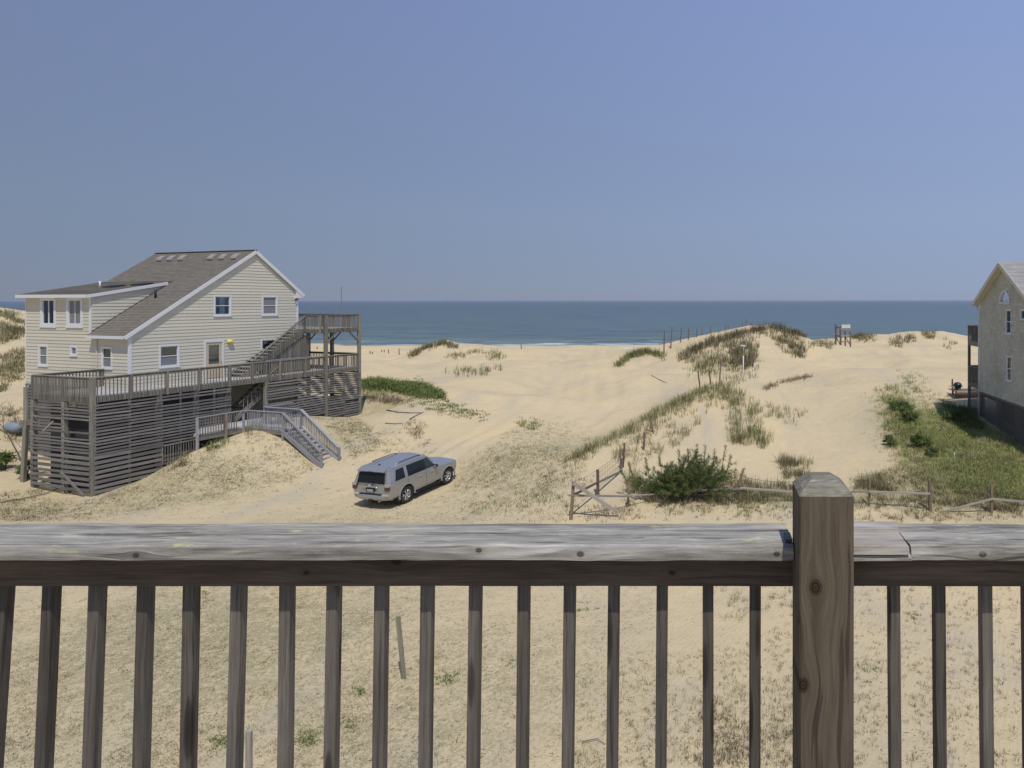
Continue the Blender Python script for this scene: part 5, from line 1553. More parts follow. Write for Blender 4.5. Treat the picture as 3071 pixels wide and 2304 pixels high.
g.add(scatter([(2555, 1500), (3071, 1490), (3071, 1565), (2555, 1565)], 420, .8, 76), 7, .20, .014, .7, .08, OLV + BRN2 + DRY, 76)
g.add(scatter([(1720, 1530), (1900, 1500), (1930, 1560), (1720, 1570)], 90, .5, 77), 6, .20, .016, .9, .10, BRN2 + DRY, 77)
g.add(scatter([(1540, 1480), (1720, 1380), (1790, 1400), (1720, 1560), (1560, 1570)], 170, .8, 78), 6, .16, .014, .9, .12, DRY + OLV, 78)
g.build('fence_side_grass', 'tufts of brown and olive grass along the rail fence', 'grass')

g = Blades()
# slope round the car and the mound in front of the cream house
g.add(scatter([(1375, 1440), (1470, 1340), (1600, 1275), (1690, 1300), (1720, 1380), (1660, 1500), (1480, 1540), (1380, 1500)], 1500, 1.6, 80, 20), 6, .085, .012, 1.0, .10, OLV + DRY, 80)
g.add(scatter([(1380, 1400), (1560, 1280), (1700, 1250), (1780, 1330), (1700, 1520), (1390, 1560)], 480, 1.2, 81, 20), 6, .12, .012, 1.0, .10, OLV + GRN, 81)
g.add(scatter([(560, 1375), (690, 1320), (760, 1297), (850, 1305), (950, 1400), (880, 1450), (600, 1500), (280, 1560), (0, 1565), (0, 1500), (270, 1500)], 2300, .9, 82), 6, .075, .012, 1.2, .09, DRY + BRN2 + OLV, 82)
g.add(scatter([(600, 1345), (690, 1312), (690, 1330), (640, 1360)], 40, 0, 83), 9, .30, .014, .6, .12, OLV + GRN, 83)
g.add(scatter([(715, 1255), (780, 1262), (790, 1300), (715, 1308)], 55, 0, 84), 10, .55, .012, .35, .14, DRY + OLV, 84)
g.add(scatter([(930, 1250), (1080, 1258), (1160, 1330), (1060, 1375), (1015, 1300)], 800, .8, 85), 6, .085, .014, 1.2, .10, DRY + OLV + BRN2, 85)
g.add(scatter([(1060, 1300), (1260, 1290), (1330, 1360), (1100, 1360)], 170, .7, 86), 6, .10, .014, 1.1, .10, DRY + BRN2, 86)
g.add(scatter([(0, 1480), (130, 1470), (200, 1540), (60, 1565), (0, 1565)], 260, .8, 87), 6, .13, .014, 1.1, .12, OLV + DRY, 87)
g.add(scatter([(520, 1350), (575, 1340), (560, 1400), (500, 1420)], 60, 0, 88), 9, .28, .014, .9, .12, BRN2 + DRY, 88)
g.build('mound_grass', 'short dry tufts on the sandy mound and round the car', 'grass')

g = Blades()
# sand below our own deck: matted dry grass to the left, scattered tufts to the right
g.add(scatter([(0, 1750), (900, 1750), (1250, 1760), (1100, 2304), (0, 2304)], 5200, 1.5, 90), 6, .045, .0075, 1.3, .06, DRY + OLV, 90)
g.add(scatter([(0, 1750), (1100, 1750), (1500, 1900), (1400, 2304), (0, 2304)], 800, .8, 91), 7, .055, .008, 1.2, .06, OLV + GRN, 91)
g.add(scatter([(1200, 1750), (2000, 1750), (2000, 2304), (1100, 2304)], 2200, .5, 92), 4, .04, .0075, 1.3, .04, DRY + BRN2 + DRK, 92)
g.add(scatter([(1750, 2000), (2450, 1900), (2450, 2304), (1700, 2304)], 1000, .6, 93), 7, .09, .007, .7, .05, OLV + DRY, 93)
g.add(scatter([(2300, 1750), (3071, 1750), (3071, 2304), (2300, 2304)], 1100, .5, 94), 8, .085, .0075, .7, .05, BRN2 + OLV + DRY, 94)
g.add(scatter([(2100, 2100), (2400, 2080), (2400, 2304), (2080, 2304)], 300, .7, 95), 8, .10, .008, .7, .06, BRN2 + DRK, 95)
g.add(scatter([(2100, 1755), (2420, 1755), (2420, 1850), (2200, 1870)], 50, .6, 96), 9, .20, .009, .9, .08, OLV, 96)
for k, (x, y, n) in enumerate([(1345, 2038, 26), (920, 2218, 30), (660, 2225, 24), (1075, 2080, 14), (1760, 1825, 10), (1045, 2180, 12), (1535, 1985, 8), (600, 1790, 12), (2440, 1830, 7), (2600, 2010, 12), (2740, 1845, 14)]):
    b_ = spot(np.full(n, x) + RNG.normal(0, 18, n), np.full(n, y) + RNG.normal(0, 11, n))
    g.add(b_, 10, .055, .016, 1.0, .05, GRN, 110 + k)
g.build('sand_grass', 'matted dry grass and scattered tufts on the sand below the railing', 'grass')

g = Blades()
MAT = [(1080, 1145), (1130, 1138), (1200, 1152), (1270, 1158), (1320, 1180), (1335, 1195), (1250, 1190), (1150, 1165), (1085, 1170)]
g.add(scatter(MAT, 1500, 0, 130), 8, .26, .03, .9, .2, GRN, 130)
g.add(scatter([(1215, 1190), (1330, 1195), (1400, 1225), (1470, 1245), (1450, 1262), (1330, 1245), (1240, 1215)], 260, .6, 131), 6, .14, .03, 1.2, .14, GRN, 131)
g.add(scatter([(1090, 1180), (1170, 1185), (1240, 1220), (1160, 1215), (1085, 1200)], 240, .7, 132), 7, .22, .02, 1.3, .2, BRN2 + DRY, 132)
g.add(scatter([(1150, 1138), (1260, 1135), (1300, 1160), (1200, 1150)], 60, .6, 133), 6, .14, .03, 1.2, .14, GRN, 133)
g.add(scatter([(1225, 1265), (1265, 1270), (1260, 1320), (1235, 1310)], 60, .5, 134), 7, .2, .016, 1.2, .16, BRN2, 134)
g.add(scatter([(1560, 1262), (1620, 1268), (1600, 1290), (1550, 1285)], 60, .6, 135), 8, .18, .02, .9, .14, GRN + [(.24, .26, .07)], 135)
g.build('vine_mat', 'low green vine mat and brown roots on the sand bank beyond the deck', 'vines')

# litter: twigs, bark and shells scattered on the sand
lv, lf, lc = [], [], []
r = np.random.default_rng(5)
for poly, n, sz in (([(1100, 1750), (3071, 1750), (3071, 2304), (1100, 2304)], 3600, .022), ([(0, 1750), (1100, 1750), (1100, 2304), (0, 2304)], 1500, .02), ([(600, 1420), (1050, 1420), (1500, 1520), (1800, 1560), (300, 1560)], 700, .04), ([(1700, 1480), (2420, 1500), (2420, 1560), (1700, 1560)], 260, .04), ([(700, 1300), (1250, 1300), (1250, 1430), (700, 1430)], 260, .05)):
    p = scatter(poly, n, 1.2, int(n)); m = len(p)
    az = r.uniform(0, np.pi, m); L_ = sz * r.lognormal(0, .6, m); W_ = sz * .35 * r.uniform(.6, 1.6, m)
    a = np.c_[np.cos(az), np.sin(az), r.normal(0, .15, m)] * L_[:, None]; b_ = np.c_[-np.sin(az), np.cos(az), r.normal(0, .2, m)] * W_[:, None]
    hgt = np.c_[0 * az, 0 * az, W_ * .9]
    base = sum(len(x) for x in lv)
    lv.append(np.stack([p - a, p - b_, p + a, p + b_, p + hgt], 1).reshape(-1, 3))
    i = base + 5 * np.arange(m)[:, None]
    lf.append(np.concatenate([i + np.array([[0, 1, 4]]), i + np.array([[1, 2, 4]]), i + np.array([[2, 3, 4]]), i + np.array([[3, 0, 4]])]))
    pal = np.array([(.10, .08, .055), (.15, .12, .085), (.20, .17, .12), (.08, .07, .05), (.42, .40, .36)])
    lc.append(np.repeat(pal[r.integers(0, 5, m)], 5, 0))
tag(link('sand_litter', np_mesh('sand_litter', np.concatenate(lv), [np.concatenate(lf)], M['leaf'], np.concatenate(lc))), 'bits of bark, twig and shell littering the sand', 'litter', kind='stuff')

# ------------------------------------------------------------------ bushes
def leaf_cloud(cen, rad, n, size, pal, seed, flat=.35, shell=.55, fill=.25):
    """n leaf faces spread through lumpy volumes; returns verts, quads, colours"""
    r = np.random.default_rng(seed)
    m = max(6, int(n / 110))
    lump = r.normal(0, 1, (m, 3)); lump /= np.linalg.norm(lump, axis=1)[:, None]
    lump *= (r.uniform(.25, 1, m) ** .6)[:, None]
    lump[:, 2] = np.abs(lump[:, 2]) * .95 - .05
    lc_ = np.array(cen) + lump * np.array(rad) * .78
    lr = r.uniform(.20, .42, m) * float(np.mean(rad))
    k = r.integers(0, m, n)
    d = r.normal(0, 1, (n, 3)); d /= np.linalg.norm(d, axis=1)[:, None]
    rr = lr[k] * (shell + (1 - shell) * r.uniform(0, 1, n)) * (1 + .25 * r.normal(0, 1, n))
    p = lc_[k] + d * rr[:, None] * np.array([1, 1, .8])
    gzv = ground(p[:, 0], p[:, 1]); p[:, 2] = np.maximum(p[:, 2], gzv + .02 + .06 * r.uniform(0, 1, n))
    nrm = d + r.normal(0, .6, (n, 3)) + np.array([0, 0, .5]); nrm /= np.linalg.norm(nrm, axis=1)[:, None]
    a = np.cross(nrm, r.normal(0, 1, (n, 3))); a /= np.linalg.norm(a, axis=1)[:, None]; b_ = np.cross(nrm, a)
    s = size * r.uniform(.6, 1.4, n)[:, None]
    v = np.stack([p - a * s, p - b_ * s * flat, p + a * s, p + b_ * s * flat], 1).reshape(-1, 3)
    q = 4 * np.arange(n)[:, None] + np.array([[0, 1, 2, 3]])
    pal = np.array(pal); tone = r.uniform(.7, 1.3, m)[k][:, None]
    c = np.repeat(pal[r.integers(0, len(pal), n)] * tone, 4, 0)
    return v, q, c, lc_
def bush(name, px, py, w, h, dep, n, size, pal, label, seed, group=None, up=0.0):
    b0 = sp(px, py)
    root = empty(name, b0, 0, label, 'bush', group)
    cen = (b0.x, b0.y, b0.z + h * .30 + up)
    v, q, c, lumps = leaf_cloud(cen, (w / 2, dep / 2, h * .72), n, size, pal, seed)
    v = v - np.array(b0)
    link('crown', np_mesh('crown', v, [q], M['leaf'], c), root)
    st = MB(); r = random.Random(seed)
    for lc_ in lumps[:26]:
        e = Vector(lc_) - b0
        m_ = e * .5 + Vector((r.uniform(-.1, .1), r.uniform(-.1, .1), .1))
        st.tube([(r.uniform(-.1, .1), r.uniform(-.1, .1), -.1), m_, e], [.03, .018, .008], 5)
    st.build('branches', M['twig'], root)
    return root
DG = [(.085, .13, .04), (.12, .17, .05), (.065, .10, .035), (.16, .20, .065)]
bush('beach_shrub', 2705, 1232, 1.7, .6, 1.6 , 2600, .045, DG, 'dark green shrub at the upper edge of the weeds below the dune', 1, 'shrubs by the shingled house')
bush('beach_shrub', 2730, 1268, 1.1, .75, 1.2, 2000, .045, DG + [(.16, .13, .05)], 'rust-tinged green shrub just below the dark shrub beside the dune', 2, 'shrubs by the shingled house')
bush('beach_shrub', 2762, 1345, 1.15, .9, 1.0, 2400, .045, DG, 'round dark shrub in the middle of the weeds right of the bare dune', 3, 'shrubs by the shingled house')
bush('beach_shrub', 2668, 1338, .8, .6, .9, 1300, .04, DG, 'small dark shrub under the thin stake at the foot of the dune', 4, 'shrubs by the shingled house')
bush('beach_shrub', 2860, 1262, 1.4, .6, 1.2, 2200, .045, DG, 'broad shrub at the corner of the lattice skirt', 5, 'shrubs by the shingled house')
bush('beach_shrub', 2800, 1370, .9, .45, .9, 1200, .04, DG, 'low shrub in the weeds nearest the rail fence', 6, 'shrubs by the shingled house')
CED = [(.075, .13, .03), (.11, .17, .035), (.055, .09, .025), (.15, .19, .05)]
bush('cedar_bush', 8, 1412, 1.5, 1.3, 1.2, 2200, .05, CED, 'bright green cedar bush at the left edge below the dead tree', 7)
bush('cedar_bush', 80, 1436, .9, 1.3, .8, 1500, .045, CED, 'green cedar bush tucked between the leaning post and the slatted skirt', 8)

# pine: needle bundles along many rising branches
def pine():
    b0 = sp(2050, 1492)
    root = empty('shore_pine', b0, 0, 'low spreading pine with dark needles behind the rail fence', 'pine')
    r = np.random.default_rng(77); rr = random.Random(77)
    wood = MB(); base, dirs = [], []
    for k in range(230):
        az = rr.uniform(0, 2 * math.pi); el = rr.uniform(.08, 1.35)
        far_ = rr.uniform(.55, 1.05)
        lft = math.cos(az) < -.2
        e = Vector((math.cos(az) * math.cos(el) * 2.75 * far_, math.sin(az) * math.cos(el) * 1.4 * far_, .22 + math.sin(el) * 1.62 * far_ * (.72 if lft else 1.0)))
        s0 = Vector((rr.uniform(-.9, .9), rr.uniform(-.35, .35), -.05))
        m_ = s0.lerp(e, .55) + Vector((rr.uniform(-.15, .15), rr.uniform(-.15, .15), rr.uniform(-.05, .15)))
        if k % 3 == 0: wood.tube([s0, m_, e], [.035, .018, .007], 5)
        dens = .45 if (lft and e.x < -1.3) else 1.0
        for f in np.linspace(.45, 1.0, 9):
            if rr.random() > dens: continue
            p = s0.lerp(m_, f / .55) if f < .55 else m_.lerp(e, (f - .55) / .45)
            d = (e - m_).normalized()
            base.append(p + Vector((rr.gauss(0, .05), rr.gauss(0, .05), rr.gauss(0, .04)))); dirs.append(d)
    # bare leaders above the crown
    for x, y, z in ((1.75, .2, 2.35), (1.95, .1, 1.9), (1.3, 0, 2.2), (.55, .3, 2.35), (.2, -.1, 2.25), (-.2, .1, 2.15), (-1.0, 0, 1.95), (-1.6, .2, 1.75), (-2.3, .1, 1.55), (-2.6, 0, 1.25), (2.5, 0, 1.3), (.9, .1, 2.4)):
        z *= .86
        wood.tube([(x * .88, y, z * .4), (x * .95, y + .05, z * .75), (x, y, z)], [.02, .012, .006], 5)
        for q_ in range(5):
            t_ = .55 + .11 * q_
            base.append(Vector((x * (.90 + .10 * t_), y, z * (.4 + .6 * t_)))); dirs.append(Vector((.15 * x, 0, 1)).normalized())
    wood.build('branches', M['twig'], root)
    B = np.array([tuple(p) for p in base]); D = np.array([tuple(d) for d in dirs])
    nn = 20
    P_ = np.repeat(B, nn, 0); Dv = np.repeat(D, nn, 0); n = len(P_)
    nd = Dv * .7 + r.normal(0, .62, (n, 3)) + np.array([0, 0, .25]); nd /= np.linalg.norm(nd, axis=1)[:, None]
    P_ = P_ + r.normal(0, .03, (n, 3))
    sd_ = np.cross(nd, r.normal(0, 1, (n, 3))); sd_ /= np.linalg.norm(sd_, axis=1)[:, None]
    ln = r.uniform(.09, .17, n)[:, None]; wd = .0075
    v = np.stack([P_ - sd_ * wd, P_ + sd_ * wd, P_ + nd * ln], 1).reshape(-1, 3)
    v[:, 2] = np.maximum(v[:, 2], .02)
    tri = 3 * np.arange(n)[:, None] + np.array([[0, 1, 2]])
    pal = np.array([(.09, .14, .042), (.125, .18, .055), (.07, .105, .036), (.18, .21, .075), (.20, .15, .07)])
    kk = np.repeat(r.choice(5, len(B), p=[.30, .25, .20, .15, .10]), nn)
    c = np.repeat(pal[kk] * r.uniform(.8, 1.25, (n, 1)), 3, 0)
    link('needles', np_mesh('needles', v, [tri], M['leaf'], c), root)
pine()

def bare_tree(name, px, py, h, seed, label, lean=0.0):
    b0 = sp(px, py)
    root = empty(name, b0, 0, label, 'tree')
    mb = MB(); r = random.Random(seed)
    tr = MB()
    def grow(p, d, L, rad, depth, out):
        n = 4; ptsx = [p]; q = p; dd = d
        for i in range(n):
            dd = (dd + Vector((r.uniform(-.28, .28), r.uniform(-.28, .28), r.uniform(-.05, .18)))).normalized()
            q = q + dd * L / n; ptsx.append(q)
            if depth < 4 and r.random() < (.9 if depth else .75):
                a = r.uniform(0, 6.28)
                nd = (dd * .6 + Vector((math.cos(a), math.sin(a) * .8, .25))).normalized()
                grow(q, nd, L * r.uniform(.45, .7), rad * .6, depth + 1, mb)
        out.tube(ptsx, [rad * (1 - .17 * i) for i in range(n + 1)], 5)
    grow(Vector((0, 0, -.1)), Vector((lean, 0, 1)), h * .75, .045, 0, tr)
    tr.build('trunk', M['grey_twig'], root); mb.build('twigs', M['grey_twig'], root)
bare_tree('dead_tree', 66, 1385, 3.0, 4, 'bare dead tree with fine grey twigs at the left edge', -.05)

# ------------------------------------------------------------------ rail fence across the picture
fence = empty('rail_fence', sp(2222, 1508), 0, 'tumbledown split-rail and wire fence across the foot of the dunes', 'fence')
FO = fence.location.copy()
def fpost(px, yt, yb, rad=.05, top_dx=0, mat='fence_brown'):
    b_ = sp(px, yb); hgt = (yb - yt) / F_PX * b_.y
    t = Vector((b_.x + top_dx / F_PX * b_.y, b_.y, b_.z + hgt))
    beam('fence_post', fence, b_ - Vector((0, 0, .3)) - FO, t - FO, rad * 2, rad * 2, M[mat])
    return b_, t
posts = {}
for key, a in dict(a=(1711, 1447, 1560, .055, 9), b=(1882, 1457, 1521, .04, 4), c=(2034, 1437, 1500, .045, 8), d=(2220, 1422, 1506, .045, 3), e=(2605, 1440, 1518, .04, 4), f=(2790, 1441, 1533, .055, -2), g=(2973, 1455, 1541, .05, 1), h=(1794, 1411, 1489, .055, -2), i=(1868, 1332, 1405, .035, 5), j=(1862, 1378, 1408, .07, 2), k=(1930, 1297, 1350, .045, 2)).items():
    posts[key] = fpost(*a)
def fr(p, q, w=.045, h=.078, name='rail', mat='fence'):
    beam(name, fence, Vector(p) - FO, Vector(q) - FO, w, h, M[mat])
A = lambda px, py, d: Vector(at(px, py, d))
dA, dB, dC, dD, dE, dF, dG = (posts[k][0].y for k in 'abcdefg')
fr(A(1706, 1486, dA - .1), A(1896, 1489, dB - .1)); fr(A(1880, 1487, dB - .12), A(1960, 1483, dB + .4), .03, .05)
fr(A(1985, 1481, dC - .4), A(2042, 1473, dC - .1)); fr(A(2036, 1474, dC - .1), A(2224, 1466, dD - .1)); fr(A(2220, 1464, dD - .1), A(2420, 1478, (dD + dE) / 2)); fr(A(2420, 1478, (dD + dE) / 2), A(2610, 1474, dE - .1)); fr(A(2606, 1475, dE - .1), A(2790, 1481, dF - .1))
fr(A(2822, 1537, dF - .1), A(2974, 1497, dG - .1)); fr(A(2972, 1496, dG - .1), A(3090, 1507, dG + .3))
fr(A(1719, 1449, dA - .12), A(1854, 1538, dB - .9), .05, .14)
fr(A(1722, 1484, dA), A(1794, 1446, posts['h'][0].y), .05, .09, mat='fence_brown'); fr(A(1794, 1447, posts['h'][0].y), A(1866, 1412, posts['i'][0].y - .3), .05, .10)
beam('fence_post', fence, sp(1962, 1296) - FO - Vector((0, 0, .2)), A(1944, 1240, sp(1962, 1296).y) - FO, .10, .10, M['fence_brown'])
def wire(p, q, sag=.05, rad=.006):
    ptsx = [Vector(p).lerp(Vector(q), f) - Vector((0, 0, sag * 4 * f * (1 - f))) - FO for f in np.linspace(0, 1, 7)]
    MB().tube(ptsx, rad, 4).build('wire', M['dark_metal'], fence)
wire(posts['h'][1], posts['i'][1] - Vector((0, 0, .25))); wire(posts['a'][1], posts['h'][1]); wire(posts['i'][1], posts['k'][1])
wire(A(2060, 1450, dC), A(2224, 1428, dD), .1); wire(A(2222, 1428, dD), A(2420, 1440, 27), .15); wire(A(2560, 1440, 27), posts['e'][1]); wire(A(2560, 1507, 26.9), A(2790, 1516, dF), .02)
vm = MB()
for i in range(18):                       # welded mesh panel between the side posts
    f = i / 17
    p = posts['h'][1].lerp(posts['i'][1] - Vector((0, 0, .25)), f)
    vm.bar(p - FO, p - Vector((0, 0, .62)) - FO, .007, .007)
for f in (.3, .6, .95):
    vm.bar(posts['h'][1] - Vector((0, 0, .62 * f)) - FO, posts['i'][1] - Vector((0, 0, .25 + .62 * f)) - FO, .006, .006)
tag(vm.build('wire_mesh', M['dark_metal'], fence), kind='stuff')

# ------------------------------------------------------------------ lone poles on the dunes
def pole(px, yt, yb, d=None, rad=.04, dx=0, label='', group=None, mat='fence_brown', name='dune_pole'):
    b_ = sp(px, yb) if d is None else None
    if d is not None:
        x = (px - CX) / F_PX * d; b_ = Vector((x, d, gz(x, d)))
    t = Vector((b_.x + dx / F_PX * b_.y, b_.y, EYE - (yt - CY) / F_PX * b_.y))
    r = random.Random(px)
    mb = MB(); ptsx = [Vector((0, 0, -.3))] + [(t - b_) * f + Vector((r.uniform(-.02, .02), r.uniform(-.02, .02), 0)) for f in (.3, .6, 1)]
    mb.tube(ptsx, [rad, rad, rad * .93, rad * .85], 7)
    o = mb.build(name, M[mat], None, b_)
    return tag(o, label, 'pole', group)
for px, yt, dx in ((2099, 1112, -5), (2131, 1112, -3), (2157, 1086, 5)):
    pole(px, yt, 1160, {2099: 41.2, 2131: 42.0, 2157: 42.8}[px], .05, dx, {2099: 'leaning pole lowest on the near dune crest', 2131: 'thin pole second up the near dune crest', 2157: 'dark crooked pole at the top of the near dune crest'}[px], 'poles on the near dune crest')
ORD = ['first', 'second', 'third', 'fourth', 'fifth', 'sixth', 'seventh', 'eighth', 'ninth', 'tenth', 'eleventh', 'twelfth', 'thirteenth', 'fourteenth', 'fifteenth']
FARL = 'thin weathered pole in the row against the sea by the far grassy dune'
for n_, (px, yt, d, dx) in enumerate(((1991, 995, 66, 1), (2012, 981, 67, 3), (2041, 984, 69, 3), (2064, 985, 70, 2), (2090, 986, 71, 1), (2106, 984, 72, -1), (2131, 977, 72, 1), (2156, 992, 73, 0), (2174, 975, 73, 2), (2185, 978, 73, 0), (2227, 968, 75, 0), (2238, 957, 76, 0), (2252, 971, 74, 1), (2187, 1046, 60, 1), (2195, 1030, 62, 0))):
    pole(px, yt, 0, d, .06, dx, ORD[n_] + ' pole from the left in the thin row against the sea by the far dune' if yt < 1000 else ('lower' if yt > 1040 else 'upper') + ' of two short dark poles in the grass on the far dune face', 'far row of dune poles' if yt < 1000 else 'poles on the face of the far dune')
BL = 'small worn post of the beach fence at the edge of the sand'
for n_, (px, yt, d) in enumerate(sorted(((1110, 1052, 84), (1117, 1055, 84), (1145, 1050, 86), (1152, 1049, 86), (1165, 1048, 86), (1197, 1046, 86), (1230, 1049, 86), (1463, 1032, 90), (1472, 1033, 90), (1563, 1030, 90), (1709, 1042, 90), (1784, 1042, 90), (951, 1040, 85)))):
    pole(px, yt, 0, d, 0.06, 0, ORD[n_] + ' small worn beach fence post from the left at the edge of the sand', 'worn beach fence posts', name='beach_post')
pole(2653, 1232, 1310, None, .012, 0, 'thin bare stake above the small shrub at the dune foot', None, 'fence_brown', 'thin_stake')
pole(2857, 1137, 1172, 41, .06, 0, 'square post beside the kettle grill', None, 'fence_brown', 'grill_post')
pole(2862, 1356, 1374, None, .03, 0, 'small white stake in the green weeds', None, 'white', 'white_stake')

# white pole with a bracket on top
b_ = Vector((105 / F_PX * 43.2, 43.2, gz(105 / F_PX * 43.2, 43.2)))
wp = empty('white_pole', b_, 0, 'tall white plastic pole standing on the near dune crest', 'pole')
MB().tube([(0, 0, -.3), (.01, 0, 1.75)], .032, 10).build('shaft', M['white'], wp, smooth=True)
MB().tube([(.01, 0, 1.75), (.02, 0, 2.35)], .022, 8).build('upper_shaft', M['galv'], wp, smooth=True)
MB().prism([(-.16, 2.38), (.16, 2.34), (.17, 2.42), (-.15, 2.46)], 'y', -.05, .05).build('bracket', M['white'], wp)

# beach lookout stand
b_ = Vector(at(2530, 1045, 78)); b_.z = gz(b_.x, b_.y)
st = empty('lookout_stand', b_, R(12), 'tall wooden lifeguard stand with white notice boards on the far dune', 'stand')
for x, y in ((-.6, -.6), (.6, -.6), (-.6, .9), (.6, .9)):
    beam('leg', st, (x, y, -.4), (x * .93, y * .95, 2.75), .13, .13, M['fence_brown'])
for z, y in ((.9, -.62), (1.55, -.62), (2.15, -.62), (2.35, -.62)):
    beam('cross_rail', st, (-.65, y, z), (.65, y, z), .05, .14, M['fence'])
for x in (-.6, .6):
    beam('side_rail', st, (x, -.6, 1.5), (x, .9, 1.5), .05, .14, M['fence_brown']); beam('side_rail', st, (x, -.6, 2.5), (x, .9, 2.5), .05, .12, M['fence_brown'])
    beam('side_brace', st, (x, -.6, .4), (x, .9, 1.4), .05, .10, M['fence_brown'])
for k in range(5): beam('seat_board', st, (-.62, -.5 + k * .16, 1.62), (.62, -.5 + k * .16, 1.62), .14, .04, M['fence'])
for x in (-.28, .28):
    nb_ = MB().box(x - .26, x + .26, -.70, -.67, 2.45, 2.85).build('notice_board', M['white'], st)
    for z in (2.56, 2.63, 2.70):
        MB().box(x - .17, x + .17 - .06 * (z == 2.56), -.704, -.701, z, z + .022).build('notice_line', M['galv'], nb_)
pole(2505, 972, 0, 80, .07, 0, 'lone pole just left of the lifeguard stand', None)
pole(2519, 985, 0, 79, .06, 0, 'pole touching the left side of the lifeguard stand', None)

# kettle grill on a low platform
pl = empty('grill_platform', Vector(at(2890, 1190, 40.5)), 0, 'low brown board platform reaching out from the shingled house', 'platform')
pl.location.z = gz(pl.location.x, pl.location.y) + .35
for k in range(7): beam('board', pl, (-.75, -.5 + k * .16, 0), (1.3, -.5 + k * .16, 0), .15, .04, M['fence_brown'])
for z in (-.14, -.33): beam('side_board', pl, (-.75, -.60, z), (1.3, -.60, z), .03, .17, M['fence_brown'])
for x in (-.65, 1.2): beam('leg', pl, (x, -.5, -.8), (x, -.5, 0), .09, .09, M['fence_brown'])
kg = empty('kettle_grill', pl.location + Vector((-.42, -.15, .02)), 0, 'black kettle grill with domed lid standing on the low platform', 'grill')
kg.location.z = pl.location.z - .22
blk = plain('black_enamel', (.012, .012, .014), .18, spec=.7)
MB().lathe([(0, -.24), (.10, -.22), (.19, -.14), (.25, -.02), (.25, 0), (0, 0)], 24, 'z', (0, 0, .50)).build('bowl', blk, kg, smooth=True)
ld = MB().lathe([(.255, 0), (.255, .02), (.23, .10), (.16, .17), (.06, .205), (0, .21)], 24, 'z', (0, 0, .505)).build('lid', blk, kg, smooth=True)
MB().tube([(-.05, 0, .71), (-.05, 0, .75), (.05, 0, .75), (.05, 0, .71)], .012, 6).build('lid_handle', M['galv'], ld)
for k in range(3):
    a_ = .5 + k * 2.09
    MB().tube([(.15 * math.cos(a_), .15 * math.sin(a_), .36), (.27 * math.cos(a_), .27 * math.sin(a_), 0.24)], .013, 6).build('leg', M['galv'], kg)
beam('side_shelf', kg, (-.52, -.05, .46), (.30, -.05, .46), .20, .02, M['fence'])

# ------------------------------------------------------------------ bits and pieces round the cream house
b_ = sp(68, 1448)
lp = empty('leaning_post', b_, 0, 'stout square post with a board nailed across the top beside the slatted skirt', 'post')
hp = (1448 - 1268) / F_PX * b_.y
beam('post', lp, (0, 0, -.4), (.12, .05, hp), .17, .17, M['pile'], up=(0, 1, 0))
beam('cross_board', lp, (-.05, -.10, hp - .02), (.62, .25, hp - .10), .03, .24, M['deck'])
b_ = sp(40, 1300)
tk = empty('round_ended_tank', b_, R(-20), 'round-ended blue-grey tank with rusty end lying beyond the leaning post', 'tank')
rust = NT('painted_rusty_steel')
nz_ = rust.noise(rust.coord(), 3, 5, .6)
x_ = rust.sep(rust.coord())[0]; z_ = rust.sep(rust.coord())[2]
f_ = rust.ramp(rust.math('ADD', rust.math('ADD', rust.math('MULTIPLY', x_, .9), z_), rust.math('MULTIPLY', nz_, .25)), [(.02, 1.0), (.12, 0.0)])
rust.fin(rust.mix(f_, (.22, .26, .30), (.30, .17, .10)), .55)
MB().lathe([(0, -.62), (.10, -.60), (.20, -.53), (.27, -.40), (.29, -.2), (.29, .3), (.26, .48), (.18, .58), (0, .62)], 22, 'x', (0, 0, .28)).build('shell', rust.m, tk, smooth=True)
MB().box(-.3, -.22, -.2, .2, -.1, .05).box(.22, .3, -.2, .2, -.1, .05).build('cradle', M['pile'], tk)
# stakes in the sand below us
b_ = sp(1215, 2040)
sk = beam('leaning_stake', None, b_ - Vector((0, 0, .25)), Vector((b_.x - .19, b_.y + .05, b_.z + 1.42)), .105, .03, weathered_wood('green_grey_stake', (.10, .10, .07), (.27, .265, .19), (.36, .35, .27)), up=(0, 1, 0))
tag(sk, 'flat grey-green stake leaning in the sand between the balusters', 'stake')
b_ = Vector(at(747, 2400, 11.7)); b_.z = gz(b_.x, b_.y)
sk = beam('short_stake', None, b_ - Vector((0, 0, .25)), Vector((b_.x, b_.y, EYE - (2193 - CY) / F_PX * b_.y)), .10, .05, M['pile'], up=(0, 1, 0))
tag(sk, 'short square stake at the foot of the picture behind a left baluster', 'stake')
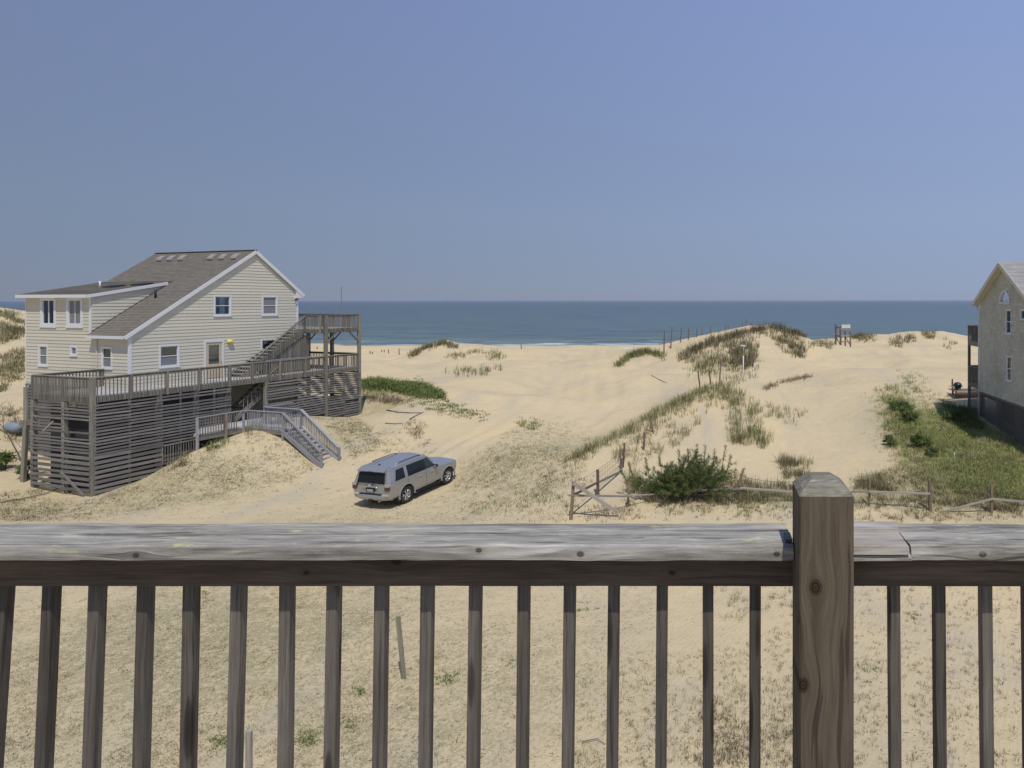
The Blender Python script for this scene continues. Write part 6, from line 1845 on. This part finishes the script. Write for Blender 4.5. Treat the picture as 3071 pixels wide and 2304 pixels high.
# driftwood
def drift(pxs, rad, label, seed):
    P_ = [sp(x, y) for x, y in pxs]; o0 = P_[0]
    r = random.Random(seed)
    ptsx = [p - o0 + Vector((0, 0, rad * .6 + r.uniform(0, .05))) for p in P_]
    mb = MB().tube(ptsx, [rad * (1 - .6 * i / len(ptsx)) for i in range(len(ptsx))], 6)
    o = mb.build('driftwood', M['grey_twig'], None, o0, smooth=True)
    tag(o, label, 'driftwood')
drift([(1160, 1232), (1190, 1240), (1230, 1243), (1262, 1240)], .04, 'long grey driftwood branch on the eroded bank beyond the deck', 1)
drift([(1228, 1262), (1250, 1248), (1270, 1238)], .03, 'short forked driftwood lying below the long branch', 2)
drift([(1155, 1272), (1185, 1275), (1208, 1272)], .03, 'thin driftwood stick at the foot of the eroded bank', 3)
drift([(1955, 1130), (1975, 1140), (2000, 1152)], .03, 'dark stick half buried on the sand below the arched dune', 4)
drift([(0, 1512), (70, 1500), (130, 1488), (190, 1462)], .03, 'long thin branch on the ground at the lower left', 5)
drift([(1745, 2232), (1790, 2226), (1815, 2240)], .012, 'small branching twig on the sand below the railing', 6)
o = MB().prism([(-.75, 0), (.75, 0), (.62, .16), (.4, .24), (-.45, .24), (-.62, .15)], 'y', -.35, .35).build('white_boat', M['white'], None, Vector((( 1885 - CX) / F_PX * 87, 87, gz((1885 - CX) / F_PX * 87, 87) - .05)))
tag(o, 'small white upturned boat at the edge of the beach', 'boat')

# ------------------------------------------------------------------ sea haze
hb = MB().box(-30000, 30000, -2000, 34000, -10.5, 13.2).build('haze', None)
tag(hb, 'thin pale sea haze', 'haze', kind='stuff')
hm = bpy.data.materials.new('haze'); hm.use_nodes = True
ht = hm.node_tree
for n_ in list(ht.nodes):
    if n_.type == 'BSDF_PRINCIPLED': ht.nodes.remove(n_)
pv_ = ht.nodes.new('ShaderNodeVolumePrincipled')
pv_.inputs['Color'].default_value = (0.62, 0.70, 0.82, 1)
pv_.inputs['Density'].default_value = 0.00006
ht.links.new(pv_.outputs[0], ht.nodes['Material Output'].inputs['Volume'])
hb.data.materials.append(hm)
